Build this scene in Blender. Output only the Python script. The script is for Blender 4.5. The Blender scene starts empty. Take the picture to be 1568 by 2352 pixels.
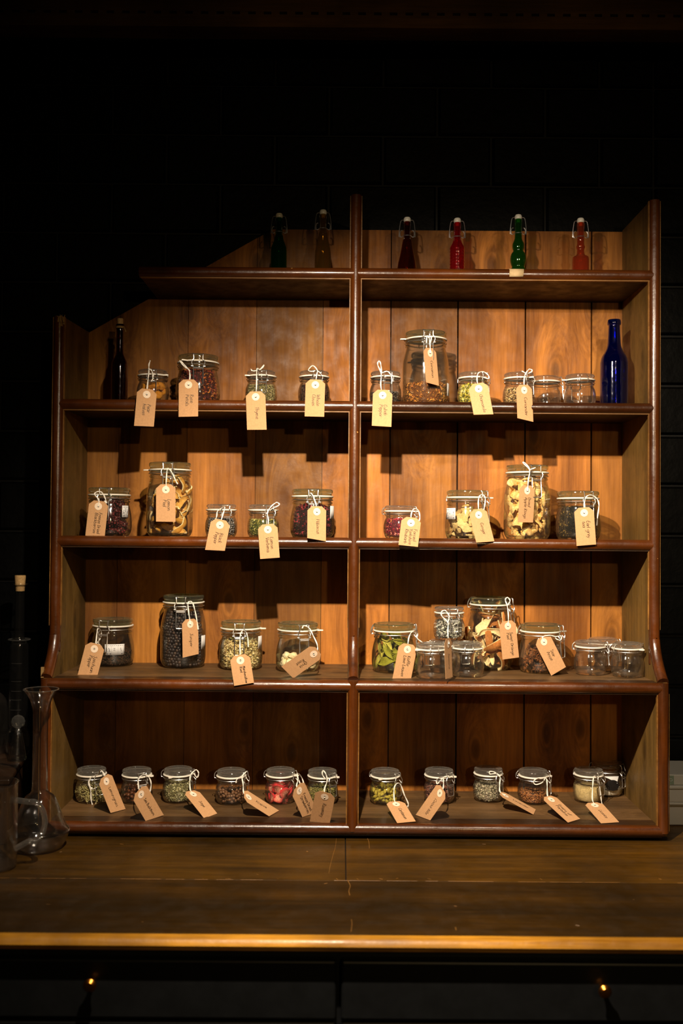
import bpy, bmesh, math, random
from mathutils import Vector, Matrix
S = bpy.context.scene
COL = S.collection
PI = math.pi
rnd = random.Random(7)
HZ = 1.52                      # height of the camera above the floor
# ------------------------------------------------------------------ camera
FPX, PITCH, ROLL, DIST, CXX = 2280.3, .0217, .0075, 2.2786, -.0025
cam = bpy.data.objects.new('camera', bpy.data.cameras.new('camera')); COL.objects.link(cam)
cam.data.sensor_fit = 'VERTICAL'; cam.data.sensor_height = 36; cam.data.lens = FPX / 2352 * 36
cam.data.clip_start = .05
cam.matrix_world = Matrix.Translation((CXX, -DIST, HZ)) @ Matrix.Rotation(PI/2 + PITCH, 4, 'X') @ Matrix.Rotation(ROLL, 4, 'Z')
cam.data.dof.use_dof = True; cam.data.dof.focus_distance = 2.30; cam.data.dof.aperture_fstop = 2.6
S.camera = cam
# ------------------------------------------------------------------ world, lamps, exposure
w = bpy.data.worlds.new('room_air'); S.world = w; w.use_nodes = True
w.node_tree.nodes['Background'].inputs[0].default_value = (1, .75, .5, 1)
w.node_tree.nodes['Background'].inputs[1].default_value = .0012
def spot(name, loc, aim, power, size, blend, col, rad):
    l = bpy.data.lights.new(name, 'SPOT'); o = bpy.data.objects.new(name, l); COL.objects.link(o)
    l.energy = power; l.spot_size = math.radians(size); l.spot_blend = blend; l.color = col; l.shadow_soft_size = rad
    o.location = loc; o.rotation_euler = (Vector(aim) - Vector(loc)).to_track_quat('-Z', 'Y').to_euler()
    return o
WARM = (1, .83, .63)
spot('spotlight_main', (-.064, -1.115, HZ+.655), (.38, .1, HZ-.60), 205, 108, 1.0, WARM, .013)
spot('spotlight_right', (.56, -1.12, HZ+.69), (.60, .1, HZ+.05), 36, 72, 1.0, WARM, .012)
spot('spotlight_far', (.80, -3.64, HZ+.52), (.25, 0, HZ-.1), 35, 54, .8, (1, .70, .32), .03)
S.view_settings.view_transform = 'Standard'; S.view_settings.look = 'None'
S.view_settings.gamma = 1; S.view_settings.use_curve_mapping = False
S.view_settings.exposure = 0.0
cy = S.cycles
cy.max_bounces = 12; cy.transparent_max_bounces = 40; cy.transmission_bounces = 10; cy.glossy_bounces = 5; cy.diffuse_bounces = 3
cy.caustics_reflective = False; cy.caustics_refractive = False
cy.use_denoising = True

# ------------------------------------------------------------------ pixel to point
def ray(u, v):
    a, b = u - 784, v - 1176
    c, s = math.cos(ROLL), math.sin(ROLL); a, b = c*a + s*b, -s*a + c*b
    x, y, z = a/FPX, 1, -b/FPX
    c, s = math.cos(PITCH), math.sin(PITCH)
    return Vector((x, c*y - s*z, s*y + c*z))
def onY(u, v, Y):
    d = ray(u, v); t = (Y + DIST)/d.y
    return Vector((CXX + t*d.x, Y, HZ + t*d.z))
def onZ(u, v, Z):
    d = ray(u, v); t = (Z - HZ)/d.z
    return Vector((CXX + t*d.x, t*d.y - DIST, Z))

# ------------------------------------------------------------------ materials
def srgb(h):
    if isinstance(h, str):
        h = h.lstrip('#'); c = [int(h[i:i+2], 16)/255 for i in (0, 2, 4)]
    else: c = list(h)
    return tuple((x/12.92 if x <= .04045 else ((x+.055)/1.055)**2.4) for x in c)
class N:
    def __init__(s, name):
        s.m = bpy.data.materials.new(name); s.m.use_nodes = True; s.t = s.m.node_tree; s.t.nodes.clear()
        s.out = s.t.nodes.new('ShaderNodeOutputMaterial')
    def n(s, typ, **k):
        x = s.t.nodes.new('ShaderNode'+typ)
        for a, b in k.items(): setattr(x, a, b)
        return x
    def l(s, a, b): s.t.links.new(a, b)
    def put(s, sock, v):
        if hasattr(v, 'links'): s.l(v, sock)
        else: sock.default_value = (*v, 1) if (isinstance(v, tuple) and len(v) == 3 and sock.type == 'RGBA') else v
    def mix(s, f, a, b, mode='MIX'):
        x = s.n('Mix', data_type='RGBA', blend_type=mode); x.clamp_factor = True
        s.put(x.inputs[0], f); s.put(x.inputs[6], a); s.put(x.inputs[7], b); return x.outputs[2]
    def math(s, op, a, b=0.0, clamp=False):
        x = s.n('Math', operation=op, use_clamp=clamp); s.put(x.inputs[0], a); s.put(x.inputs[1], b); return x.outputs[0]
    def ramp(s, f, stops):
        x = s.n('ValToRGB'); e = x.color_ramp.elements
        while len(e) < len(stops): e.new(.5)
        for i, (p, c) in enumerate(stops):
            e[i].position = p; e[i].color = (*c, 1) if len(c) == 3 else c
        s.l(f, x.inputs[0]); return x.outputs[0]
    def coord(s, scale=(1, 1, 1), rot=(0, 0, 0)):
        t = s.n('TexCoord'); m = s.n('Mapping'); s.l(t.outputs['Object'], m.inputs[0])
        m.inputs['Scale'].default_value = scale; m.inputs['Rotation'].default_value = rot; return m.outputs[0]
    def noise(s, co, scale, detail=4, rough=.55, dist=0):
        x = s.n('TexNoise'); s.l(co, x.inputs['Vector']); x.inputs['Scale'].default_value = scale
        x.inputs['Detail'].default_value = detail; x.inputs['Roughness'].default_value = rough; x.inputs['Distortion'].default_value = dist
        return x.outputs['Fac']
    def bump(s, h, strength, dist=.002):
        x = s.n('Bump'); s.l(h, x.inputs['Height']); x.inputs['Strength'].default_value = strength; x.inputs['Distance'].default_value = dist
        return x.outputs[0]
    def pbr(s, col, rough=.5, metal=0, spec=.5, normal=None, coat=0, **k):
        p = s.n('BsdfPrincipled'); s.put(p.inputs['Base Color'], col); s.put(p.inputs['Roughness'], rough)
        p.inputs['Metallic'].default_value = metal; p.inputs['Specular IOR Level'].default_value = spec
        p.inputs['Coat Weight'].default_value = coat; p.inputs['Coat Roughness'].default_value = .12
        for a, b in k.items(): s.put(p.inputs[a.replace('_', ' ')], b)
        if normal is not None: s.l(normal, p.inputs['Normal'])
        s.l(p.outputs[0], s.out.inputs[0]); return s.m

def wood(name, dark, light, axis='Z', rough=.5, knots=True, coat=0.0, spec=.4, chips=None, contrast=1.0, board=False):
    """grain runs along axis"""
    n = N(name)
    sc = {'X': (.06, 1, 1), 'Y': (1, .06, 1), 'Z': (1, 1, .06)}[axis]
    if knots:
        t = n.n('TexCoord'); sp = n.n('SeparateXYZ'); n.l(t.outputs['Object'], sp.inputs[0]); X, Y, Z = sp.outputs
        cb = n.n('CombineXYZ')
        a_, b_ = (X, n.math('ADD', Y, Z)) if axis == 'X' else ((Y, n.math('ADD', X, Z)) if axis == 'Y' else (n.math('ADD', X, Y), Z))
        if axis == 'Z': a_, b_ = n.math('MULTIPLY', a_, 5.3), n.math('MULTIPLY', b_, 2.4)
        else: a_, b_ = n.math('MULTIPLY', a_, 2.4), n.math('MULTIPLY', b_, 5.3)
        n.l(a_, cb.inputs[0]); n.l(b_, cb.inputs[1])
        v = n.n('TexVoronoi', voronoi_dimensions='2D'); n.l(cb.outputs[0], v.inputs['Vector']); v.inputs['Scale'].default_value = 1
        kn = n.ramp(v.outputs['Distance'], [(.02, (1, 1, 1)), (.05, (.8, .8, .8)), (.075, (.15, .15, .15)), (.095, (.45, .45, .45)), (.13, (0, 0, 0))])
        wp = n.ramp(v.outputs['Distance'], [(0, (1, 1, 1)), (.35, (0, 0, 0))])
        ad = n.n('VectorMath', operation='ADD'); cw = n.n('CombineXYZ')
        wv_ = n.math('MULTIPLY', wp, .05); n.l(wv_, cw.inputs[0]); n.l(wv_, cw.inputs[1]); n.l(wv_, cw.inputs[2])
        n.l(n.coord(sc), ad.inputs[0]); n.l(cw.outputs[0], ad.inputs[1]); co = ad.outputs[0]
    else: co = n.coord(sc)
    big = n.noise(co, 9, 3, .5, .6)
    fine = n.noise(co, 120, 5, .65, .2)
    col = n.ramp(n.math('ADD', n.math('MULTIPLY', big, .65), n.math('MULTIPLY', fine, .35)),
                 [(.36, dark), (.64, light)])
    if board:
        at = n.n('Attribute', attribute_name='tint')
        col = n.mix(1.0, col, at.outputs['Color'], 'MULTIPLY')
    if knots:
        col = n.mix(n.math('MULTIPLY', kn, .7), col, tuple(x*.25 for x in dark))
    st2 = n.noise(n.coord({'X': (.12, 1, 1), 'Y': (1, .12, 1), 'Z': (1, 1, .12)}[axis]), 26, 3, .6, .3)
    col = n.mix(n.ramp(st2, [(.42, (0, 0, 0)), (.68, (.5, .5, .5))]), col, tuple(x*.6 for x in dark))
    stain = n.noise(n.coord((1, 1, .45)), 3.4, 4, .6)
    col = n.mix(n.ramp(stain, [(.42, (0, 0, 0)), (.68, (.72, .72, .72))]), col, tuple(x*.45 for x in dark))
    if chips:
        c = n.noise(n.coord((1, 1, 1)), 55, 3, .6)
        col = n.mix(n.ramp(c, [(chips, (0, 0, 0)), (chips+.012, (1, 1, 1))]), col, srgb('#b98546'))
    b = n.bump(n.math('ADD', fine, n.noise(n.coord((1, 1, 1)), 90, 3)), .5, .0008)
    rr = n.ramp(n.noise(n.coord((1, 1, 1)), 30, 4), [(.35, (rough*.8,)*3), (.7, (min(1, rough*1.3),)*3)])
    return n.pbr(col, rr, 0, spec, b, coat)
M = {}
M['pine'] = wood('pine_back', srgb('#7c4818'), srgb('#d68c3c'), 'Z', .55, True, spec=.25, board=True)
M['side'] = wood('side_wood', srgb('#5c4420'), srgb('#8c6a34'), 'Z', .5, True, spec=.3)
M['shelf'] = wood('shelf_wood', srgb('#4e3820'), srgb('#7c5c38'), 'X', .5, True, spec=.3)
M['under'] = wood('dark_underside', srgb('#1e0e05'), srgb('#38200d'), 'X', .5, False, spec=.3)  # darker wood colour for the bottom faces of the shelves
M['mahog'] = wood('stained_moulding', srgb('#341806'), srgb('#72390e'), 'X', .30, False, coat=.35, spec=.6, chips=.74)
M['mahogz'] = wood('stained_post_moulding', srgb('#341806'), srgb('#72390e'), 'Z', .30, False, coat=.35, spec=.6, chips=.74)
M['edge'] = wood('worn_edge', srgb('#6e4a20'), srgb('#b07c3c'), 'X', .45, False, spec=.3)
M['top'] = wood('oak_worktop', srgb('#2c1d05'), srgb('#5a3b0a'), 'X', .45, False, spec=.3, board=True)
M['topedge'] = wood('oak_nosing', srgb('#8a5a14'), srgb('#eaa834'), 'X', .4, False, spec=.4)
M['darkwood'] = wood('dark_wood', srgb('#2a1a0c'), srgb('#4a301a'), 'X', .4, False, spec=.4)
M['beam'] = wood('beam_wood', srgb('#5a3c1c'), srgb('#8a6232'), 'X', .6, False, spec=.2)
def plain(name, col, rough=.5, metal=0, spec=.5, var=.15, scale=60, bump=.0, **k):
    n = N(name); c = srgb(col) if isinstance(col, str) else col
    f = n.noise(n.coord(), scale, 3)
    cc = n.ramp(f, [(.3, tuple(x*(1-var) for x in c)), (.7, tuple(min(1, x*(1+var)) for x in c))])
    return n.pbr(cc, rough, metal, spec, n.bump(f, bump) if bump else None, **k)
M['blackpaint'] = plain('black_gloss_paint', (.0020, .0020, .0018), .45, 0, .13, .3, 40, .6)
M['blackwall'] = plain('black_wall_paint', (.006, .0055, .005), .5, 0, .3, .3, 30, .1)
M['blackdrawer'] = plain('black_drawer_paint', (.006, .0065, .007), .45, 0, .4, .2, 30, .1)
M['floor'] = wood('floor_wood', srgb('#1c120a'), srgb('#33210f'), 'Y', .5, False)
M['card'] = plain('kraft_card', '#c6986c', .8, 0, .2, .07, 260, .05)
M['ring'] = plain('reinforcement_ring', '#efd9c0', .7, 0, .2, .03)
M['ink'] = plain('black_ink', (.012, .010, .010), .6)
M['hole'] = plain('eyelet_hole', (.004, .003, .002), .9)
M['string'] = plain('cotton_string', '#efe9dd', .85, 0, .2, .08, 900, .2)
M['rubber'] = plain('white_rubber', '#f0e8d8', .45, 0, .4, .03)
M['steel'] = plain('steel_wire', (.80, .78, .75), .36, 1, .5, .05)
M['brass'] = plain('brass', srgb('#b8742c'), .3, 1, .5, .1)
M['cork'] = plain('cork', '#c9a26c', .8, 0, .2, .2, 300, .2)
M['porcelain'] = plain('porcelain', '#e6e0d2', .3, 0, .5, .03)
M['sticker'] = plain('paper_sticker', '#dcdad8', .6, 0, .3, .02)
M['mark'] = plain('printed_mark', '#3c3c48', .7)
M['twine'] = plain('jute_twine', '#a5824e', .9, 0, .2, .2, 400)
M['tape'] = plain('masking_tape', '#cdb184', .7, 0, .3, .06, 200)
M['plastic'] = plain('translucent_plastic', '#b4b0a6', .35, 0, .5, .04, 20)
M['greenlabel'] = plain('green_label', '#7d8c78', .5)
M['splinter'] = wood('raw_splinter', srgb('#8c6a3c'), srgb('#c8a468'), 'Z', .7, False)
M['blacklabel'] = plain('black_label', (.01, .009, .009), .25)

def glass(name, tint=(1, 1, 1), edge=None, see=.93, refr=.35, pw=1.0, haze=.009, solid=0.0, hc=(.85, .82, .76)):
    tint = tuple(t**pw for t in tint); edge = edge and tuple(t**(pw*.8) for t in edge)
    """thin blown glass: mostly see-through face on, bending and mirroring towards its edges"""
    n = N(name)
    tr = n.n('BsdfTransparent'); tr.inputs[0].default_value = (*[see*t for t in tint], 1)
    rf = n.n('BsdfGlass'); rf.inputs['IOR'].default_value = 1.45; rf.inputs['Roughness'].default_value = 0
    rf.inputs[0].default_value = (*(edge or tint), 1)
    gl = n.n('BsdfGlossy'); gl.inputs['Roughness'].default_value = .07; gl.inputs[0].default_value = (1, 1, 1, 1)
    lw = n.n('LayerWeight'); lw.inputs[0].default_value = .5
    f = n.ramp(lw.outputs['Facing'], [(.42, (0, 0, 0)), (.93, (1, 1, 1))])
    a = n.n('MixShader'); n.l(n.math('MAXIMUM', n.math('MULTIPLY', f, refr+.4, True), solid), a.inputs[0]); n.l(tr.outputs[0], a.inputs[1]); n.l(rf.outputs[0], a.inputs[2])
    fr = n.math('ADD', n.math('MULTIPLY', n.math('POWER', lw.outputs['Facing'], 4.0), .85), .055)
    wv = n.noise(n.coord(), 28, 2); n.l(n.bump(wv, .25, .004), gl.inputs['Normal'])
    # diffuse haze imitates the milky glow of refracted light; on bottles it adds colour
    df = n.n('BsdfDiffuse'); df.inputs[0].default_value = (*hc, 1); tl = n.n('BsdfTranslucent'); tl.inputs[0].default_value = (*hc, 1)
    dm = n.n('MixShader'); dm.inputs[0].default_value = .5; n.l(df.outputs[0], dm.inputs[1]); n.l(tl.outputs[0], dm.inputs[2])
    a2 = n.n('MixShader'); n.l(n.math('ADD', n.math('MULTIPLY', n.math('POWER', lw.outputs['Facing'], 2.0), haze*3.0), haze), a2.inputs[0])
    n.l(a.outputs[0], a2.inputs[1]); n.l(dm.outputs[0], a2.inputs[2]); a = a2
    b = n.n('MixShader'); n.l(fr, b.inputs[0]); n.l(a.outputs[0], b.inputs[1]); n.l(gl.outputs[0], b.inputs[2])
    n.l(b.outputs[0], n.out.inputs[0]); return n.m
M['glass'] = glass('clear_jar_glass', (1, 1, .985), (.72, .71, .66), .955, .55)
M['glassg'] = glass('greenish_jar_glass', (1, 1, .965), (.55, .56, .38), .95, .55)
M['lab'] = glass('laboratory_glass', (1, 1, 1), (.9, .9, .88), .97, .6, haze=.003, solid=.12)
M['lidg'] = glass('greenish_lid_glass', (.95, .98, .84), (.70, .80, .45), .95, .5, haze=.032, solid=.36, hc=(.82, .84, .68))
M['lidc'] = glass('clear_lid_glass', (1, 1, .98), (.92, .92, .9), .95, .5, haze=.045, solid=.35)
M['bblue'] = glass('cobalt_glass', (.01, .04, .55), (.005, .02, .5), .95, pw=.6, haze=0.012, hc=(0.02, 0.05, 0.6))
M['bamber'] = glass('brown_bottle_glass', (.35, .08, .015), (.2, .04, .01), .95, pw=.6, haze=0.02, hc=(0.4, 0.1, 0.02))
M['bdark'] = glass('dark_red_bottle_glass', (.22, .03, .02), (.1, .01, .01), .95, pw=.6, haze=0.01, hc=(0.2, 0.03, 0.02))
M['bgreen'] = glass('green_bottle_glass', (.05, .32, .06), (.02, .3, .05), .95, pw=.6, haze=0.03, hc=(0.03, 0.3, 0.05))
M['bemer'] = glass('emerald_bottle_glass', (.12, .42, .05), (.08, .4, .05), .95, pw=.6, haze=0.05, hc=(0.08, 0.4, 0.05))
M['bolive'] = glass('olive_bottle_glass', (.55, .34, .08), (.5, .3, .05), .95, pw=.42, haze=0.08, hc=(0.4, 0.24, 0.05))
M['bred'] = glass('ruby_bottle_glass', (.75, .03, .04), (.7, .02, .03), .95, pw=.6, haze=0.08, hc=(0.7, 0.03, 0.04))
M['bcopper'] = glass('copper_bottle_glass', (.8, .22, .07), (.7, .15, .05), .95, pw=.6, haze=0.1, hc=(0.75, 0.2, 0.07))
def tinted(name, rough, spec=.4, sub=0, bumps=0):
    n = N(name); a = n.n('Attribute', attribute_name='tint')
    f = n.noise(n.coord(), 260, 3)
    c = n.mix(1, a.outputs['Color'], n.ramp(f, [(.3, (1.0, 1.0, 1.0)), (.7, (1.0, 1.0, 1.0))]), 'MULTIPLY')
    c = n.mix(1, c, (1.3, 1.26, 1.15), 'MULTIPLY')
    c = n.mix(n.ramp(f, [(.3, (.35,)*3), (.6, (0, 0, 0))]), c, (.02, .012, .006))
    return n.pbr(c, rough, 0, spec, n.bump(f, .5, .0008))
M['dry'] = tinted('dried_matter', .75, .25)
M['shiny'] = tinted('berry_skin', .32, .5)

# ------------------------------------------------------------------ mesh helpers
class MB:
    def __init__(s): s.v = []; s.f = []; s.c = []; s.mi = []; s.col = (1, 1, 1); s.m = 0
    def add(s, vs, fs, col=None, m=None):
        o = len(s.v); s.v += [tuple(v) for v in vs]
        for f in fs: s.f.append([i+o for i in f]); s.c.append(col or s.col); s.mi.append(s.m if m is None else m)
        return s
    def box(s, a, b, **k):
        x0, y0, z0 = a; x1, y1, z1 = b
        v = [(x0,y0,z0),(x1,y0,z0),(x1,y1,z0),(x0,y1,z0),(x0,y0,z1),(x1,y0,z1),(x1,y1,z1),(x0,y1,z1)]
        return s.add(v, [(0,3,2,1),(4,5,6,7),(0,1,5,4),(1,2,6,5),(2,3,7,6),(3,0,4,7)], **k)
    def prism(s, poly, fn, t0, t1, **k):
        """poly list of 2d points (ccw), fn(p,t)->3d"""
        n = len(poly); v = [fn(p, t0) for p in poly] + [fn(p, t1) for p in poly]
        fs = [tuple(range(n-1, -1, -1)), tuple(range(n, 2*n))] + [(i, (i+1) % n, (i+1) % n+n, i+n) for i in range(n)]
        return s.add(v, fs, **k)
    def lathe(s, prof, seg=48, c=(0, 0, 0), **k):
        v = []; rings = []
        for r, z in prof:
            if r < 1e-6: rings.append([len(v)]); v.append((c[0], c[1], c[2]+z))
            else:
                rings.append(list(range(len(v), len(v)+seg)))
                v += [(c[0]+r*math.cos(2*PI*i/seg), c[1]+r*math.sin(2*PI*i/seg), c[2]+z) for i in range(seg)]
        fs = []
        for a, b in zip(rings, rings[1:]):
            if len(a) == 1 and len(b) == 1: continue
            for i in range(seg):
                j = (i+1) % seg
                if len(a) == 1: fs.append((a[0], b[j], b[i]))
                elif len(b) == 1: fs.append((a[i], a[j], b[0]))
                else: fs.append((a[i], a[j], b[j], b[i]))
        return s.add(v, fs, **k)
    def tube(s, pts, r, seg=8, closed=False, caps=True, **k):
        P = [Vector(p) for p in pts]; n = len(P); rr = r if isinstance(r, (list, tuple)) else [r]*n
        T = []
        for i in range(n):
            a = P[(i-1) % n] if (closed or i > 0) else P[i]; b = P[(i+1) % n] if (closed or i < n-1) else P[i]
            d = (b-a); T.append(d.normalized() if d.length > 1e-9 else Vector((0, 0, 1)))
        up = Vector((0, 0, 1)) if abs(T[0].z) < .9 else Vector((1, 0, 0))
        u = T[0].cross(up).normalized(); v = []; fs = []
        for i in range(n):
            u = (u - T[i]*u.dot(T[i])); u = u.normalized() if u.length > 1e-6 else T[i].orthogonal().normalized()
            wv = T[i].cross(u)
            for j in range(seg):
                a = 2*PI*j/seg; v.append(P[i] + (u*math.cos(a) + wv*math.sin(a))*rr[i])
        for i in range(n if closed else n-1):
            i2 = (i+1) % n
            for j in range(seg):
                j2 = (j+1) % seg; fs.append((i*seg+j, i*seg+j2, i2*seg+j2, i2*seg+j))
        if not closed and caps: fs += [tuple(range(seg-1, -1, -1)), tuple((n-1)*seg+j for j in range(seg))]
        return s.add(v, fs, **k)
    def build(s, name, mats, parent=None, smooth=True, loc=None, bevel=0, angle=40):
        me = bpy.data.meshes.new(name); me.from_pydata(s.v, [], s.f)
        if not isinstance(mats, (list, tuple)): mats = [mats]
        for m in mats: me.materials.append(m)
        me.polygons.foreach_set('material_index', s.mi)
        at = me.attributes.new('tint', 'FLOAT_COLOR', 'CORNER'); d = []
        for p, c in zip(me.polygons, s.c): d += [c[0], c[1], c[2], 1.0]*p.loop_total
        at.data.foreach_set('color', d)
        if smooth:
            me.polygons.foreach_set('use_smooth', [True]*len(me.polygons))
            me.set_sharp_from_angle(angle=math.radians(angle))
        me.update()
        o = bpy.data.objects.new(name, me); COL.objects.link(o)
        if parent: o.parent = parent
        if loc is not None: o.location = loc
        if bevel:
            b = o.modifiers.new('bevel', 'BEVEL'); b.width = bevel; b.segments = 2; b.limit_method = 'ANGLE'
        return o
def spline(pts, k=6, closed=False):
    P = [Vector(p) for p in pts]; n = len(P); out = []
    for i in range(n if closed else n-1):
        g = (lambda j: P[j % n]) if closed else (lambda j: P[max(0, min(n-1, j))])
        a, b, c, d = g(i-1), g(i), g(i+1), g(i+2)
        for t in range(k):
            t /= k
            out.append(.5*((2*b)+(c-a)*t+(2*a-5*b+4*c-d)*t*t+(3*b-a-3*c+d)*t**3))
    if not closed: out.append(P[-1])
    return out
def empty(name, loc, label, cat, group=None, rz=0):
    o = bpy.data.objects.new(name, None); COL.objects.link(o); o.location = loc; o.rotation_euler = (0, 0, rz)
    o.empty_display_size = .02
    return tag(o, label, cat, group)
def tag(o, label, cat, group=None, kind=None):
    o['label'] = label; o['category'] = cat
    if group: o['group'] = group
    if kind: o['kind'] = kind
    return o
def struct(o): o['kind'] = 'structure'; return o

# ------------------------------------------------------------------ room shell
WT = HZ - .676                 # worktop surface
Zf = lambda z: HZ + z
z1, z2, z3, z4, z5 = Zf(.600), Zf(.2926), Zf(-.0215), Zf(-.3388), Zf(-.654)
xL, xR, xD, dU, dL = -.6553, .7147, .0264, .2261, .0628
MR = .0125                     # radius of the half round mouldings
RX, RYB, RYF, RT = 1.9, .262, -4.6, HZ+1.55
b = MB(); b.box((-RX-.1, RYF-.1, -.05), (RX+.1, RYB+.15, 0)); struct(b.build('floor', M['floor'], smooth=False))
b = MB(); b.box((-RX-.1, RYF-.1, RT), (RX+.1, RYB+.15, RT+.05)); struct(b.build('ceiling', M['blackwall'], smooth=False))
for nm, a, c in (('wall_left', (-RX-.1, RYF-.1, 0), (-RX, RYB+.15, RT)), ('wall_right', (RX, RYF-.1, 0), (RX+.1, RYB+.15, RT)),
                 ('wall_front', (-RX, RYF-.1, 0), (RX, RYF, RT))):
    b = MB(); b.box(a, c); struct(b.build(nm, M['blackwall'], smooth=False))
# back wall: black painted blockwork, every block with a soft arris and a sunk joint
b = MB(); b.box((-RX, RYB+.012, 0), (RX, RYB+.14, RT), m=1)
BH = .1285; zt = Zf(.258)
zz = zt - BH*14
row = 0
while zz < RT:
    z0, z1_ = max(zz, 0), min(zz+BH, RT)
    x = -RX + (.0 if row % 2 else -.14)
    xs = [-RX]; x = .798 - .28*12 + (.0 if row % 2 == 0 else .14)
    xs = [v for v in [.798 + .28*k + (0 if (row % 2 == 0 or k == 0) else .14) for k in range(-10, 5)] if -RX < v < RX]
    xs = [-RX] + xs + [RX]
    for xa, xb in zip(xs, xs[1:]):
        g = .0022; e = .006; y0 = RYB + rnd.uniform(-.0012, .0012); y1 = RYB + .013
        v = [(xa+g, y1, z0+g), (xb-g, y1, z0+g), (xb-g, y1, z1_-g), (xa+g, y1, z1_-g),
             (xa+g+e*.4, y0+e*.5, z0+g+e*.4), (xb-g-e*.4, y0+e*.5, z0+g+e*.4), (xb-g-e*.4, y0+e*.5, z1_-g-e*.4), (xa+g+e*.4, y0+e*.5, z1_-g-e*.4),
             (xa+g+e, y0, z0+g+e), (xb-g-e, y0, z0+g+e), (xb-g-e, y0, z1_-g-e), (xa+g+e, y0, z1_-g-e)]
        b.add(v, [(0,1,5,4),(1,2,6,5),(2,3,7,6),(3,0,4,7),(4,5,9,8),(5,6,10,9),(6,7,11,10),(7,4,8,11),(8,9,10,11)], m=0)
    zz += BH; row += 1
struct(b.build('wall_back', [M['blackpaint'], M['blackwall']], smooth=False))
# perforated timber rail under the ceiling
b = MB(); yb0, yb1 = .06, .12; zb = Zf(1.205)
b.box((-RX+.002, yb0, zb), (RX-.002, yb1, zb+.030)); b.box((-RX+.002, yb0, zb+.037), (RX-.002, yb1, zb+.075))
for k in range(-50, 51):
    b.box((k*.0375+.009, yb0, zb+.030), (k*.0375+.0285, yb1, zb+.037))
b.box((-RX+.002, yb1, zb), (RX-.002, yb1+.02, zb+.075), m=1)
struct(b.build('trim_1', [M['beam'], M['blackwall']], smooth=False))

# ------------------------------------------------------------------ sideboard: black drawers under the oak worktop
WF, WB, WX = -.612, RYB-.004, .93
sb = empty('sideboard', (0, (WF+WB)/2, 0), 'long black sideboard with two drawers below a brown oak top', 'sideboard')
def loc(o, root): o.parent = root; o.matrix_parent_inverse = Matrix.Translation(-Vector(root.location)); return o
b = MB(); b.box((-WX+.02, WF+.045, .06), (WX-.02, WB-.01, WT-.028)); b.box((-WX+.06, WF+.09, 0), (WX-.06, WB-.04, .06))
loc(b.build('cabinet_body', M['blackdrawer'], smooth=False, bevel=.003), sb)
for sx in (-1, 1):
    x0, x1 = (-WX+.03, -.006) if sx < 0 else (.003, WX-.03)
    b = MB(); b.box((x0, WF+.026, Zf(-.821)), (x1, WF+.046, Zf(-.722)))
    d = loc(b.build('drawer', M['blackdrawer'], smooth=False, bevel=.004), sb)
    kp = onY(207, 2262, WF+.008) if sx < 0 else onY(1388, 2276, WF+.008)
    b = MB(); b.lathe([(0, -.018), (.0045, -.018), (.004, -.008), (.007, -.003), (.0105, 0), (.011, .004), (.007, .009), (0, .010)], 24)
    k = b.build('knob', M['brass']); k.matrix_basis = Matrix.Translation(kp) @ Matrix.Rotation(PI/2, 4, 'X')
    k.parent = d; k['label'] = 'small round brass knob'
    x0, x1 = (-WX+.03, -.006) if sx < 0 else (.003, WX-.03)
    b = MB(); b.box((x0, WF+.030, .09), (x1, WF+.046, Zf(-.826)))
    loc(b.build('door_panel', M['blackdrawer'], smooth=False, bevel=.004), sb)
# worktop: two rear boards with the joint in the middle, one wide front board, rounded lighter nosing
b = MB()
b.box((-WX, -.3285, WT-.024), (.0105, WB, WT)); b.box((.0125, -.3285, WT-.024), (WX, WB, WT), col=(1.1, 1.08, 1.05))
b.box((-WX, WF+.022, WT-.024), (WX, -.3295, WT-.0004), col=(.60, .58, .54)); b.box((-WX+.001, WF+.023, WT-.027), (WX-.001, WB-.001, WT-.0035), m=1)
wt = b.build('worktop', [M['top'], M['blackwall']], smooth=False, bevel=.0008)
pf = [(WF+.022, WT-.0006), (WF+.010, WT-.0010), (WF+.003, WT-.005), (WF, WT-.012), (WF+.003, WT-.020), (WF+.010, WT-.0235), (WF+.022, WT-.024)]
loc(wt, sb)
b = MB(); b.prism(pf, lambda p, t: (t, p[0], p[1]), -WX, WX)
loc(b.build('nosing', M['topedge']), sb)
b = MB(); r2 = random.Random(5)
def scr(pts, w_=.0006):
    P = spline([onZ(u, v, WT+.0004) for u, v in pts], 4); b = MB(); b.tube([p for p in P], w_*.7, 4); loc(b.build('scratch', M['edge'], smooth=False), sb)
scr([(772,1926),(770,1945),(765,1962),(759,1985),(755,2005)]); scr([(844,1926),(847,1935),(848,1948)], .0011); scr([(798,2022),(804,2034),(801,2046),(803,2056)], .0012)
scr([(807,2112),(808,2122),(806,2140)], .0009); scr([(1046,2130),(1047,2136)], .0012)
for k in range(26):
    x = r2.uniform(60, 1540); y = r2.choice([2018, r2.uniform(1925, 2130)]); scr([(x, y), (x+r2.uniform(2, 9), y+r2.uniform(-2, 3))], r2.uniform(.0004, .0008))
xs = -.86
while xs < .9:
    L_ = r2.uniform(.01, .09)
    if r2.random() < .75: b = MB(); b.tube([(xs, -.329, WT), (xs+L_, -.329, WT)], .0004, 4); loc(b.build('worn_seam', M['edge'], smooth=False), sb)
    xs += L_ + r2.uniform(.002, .02)

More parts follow.
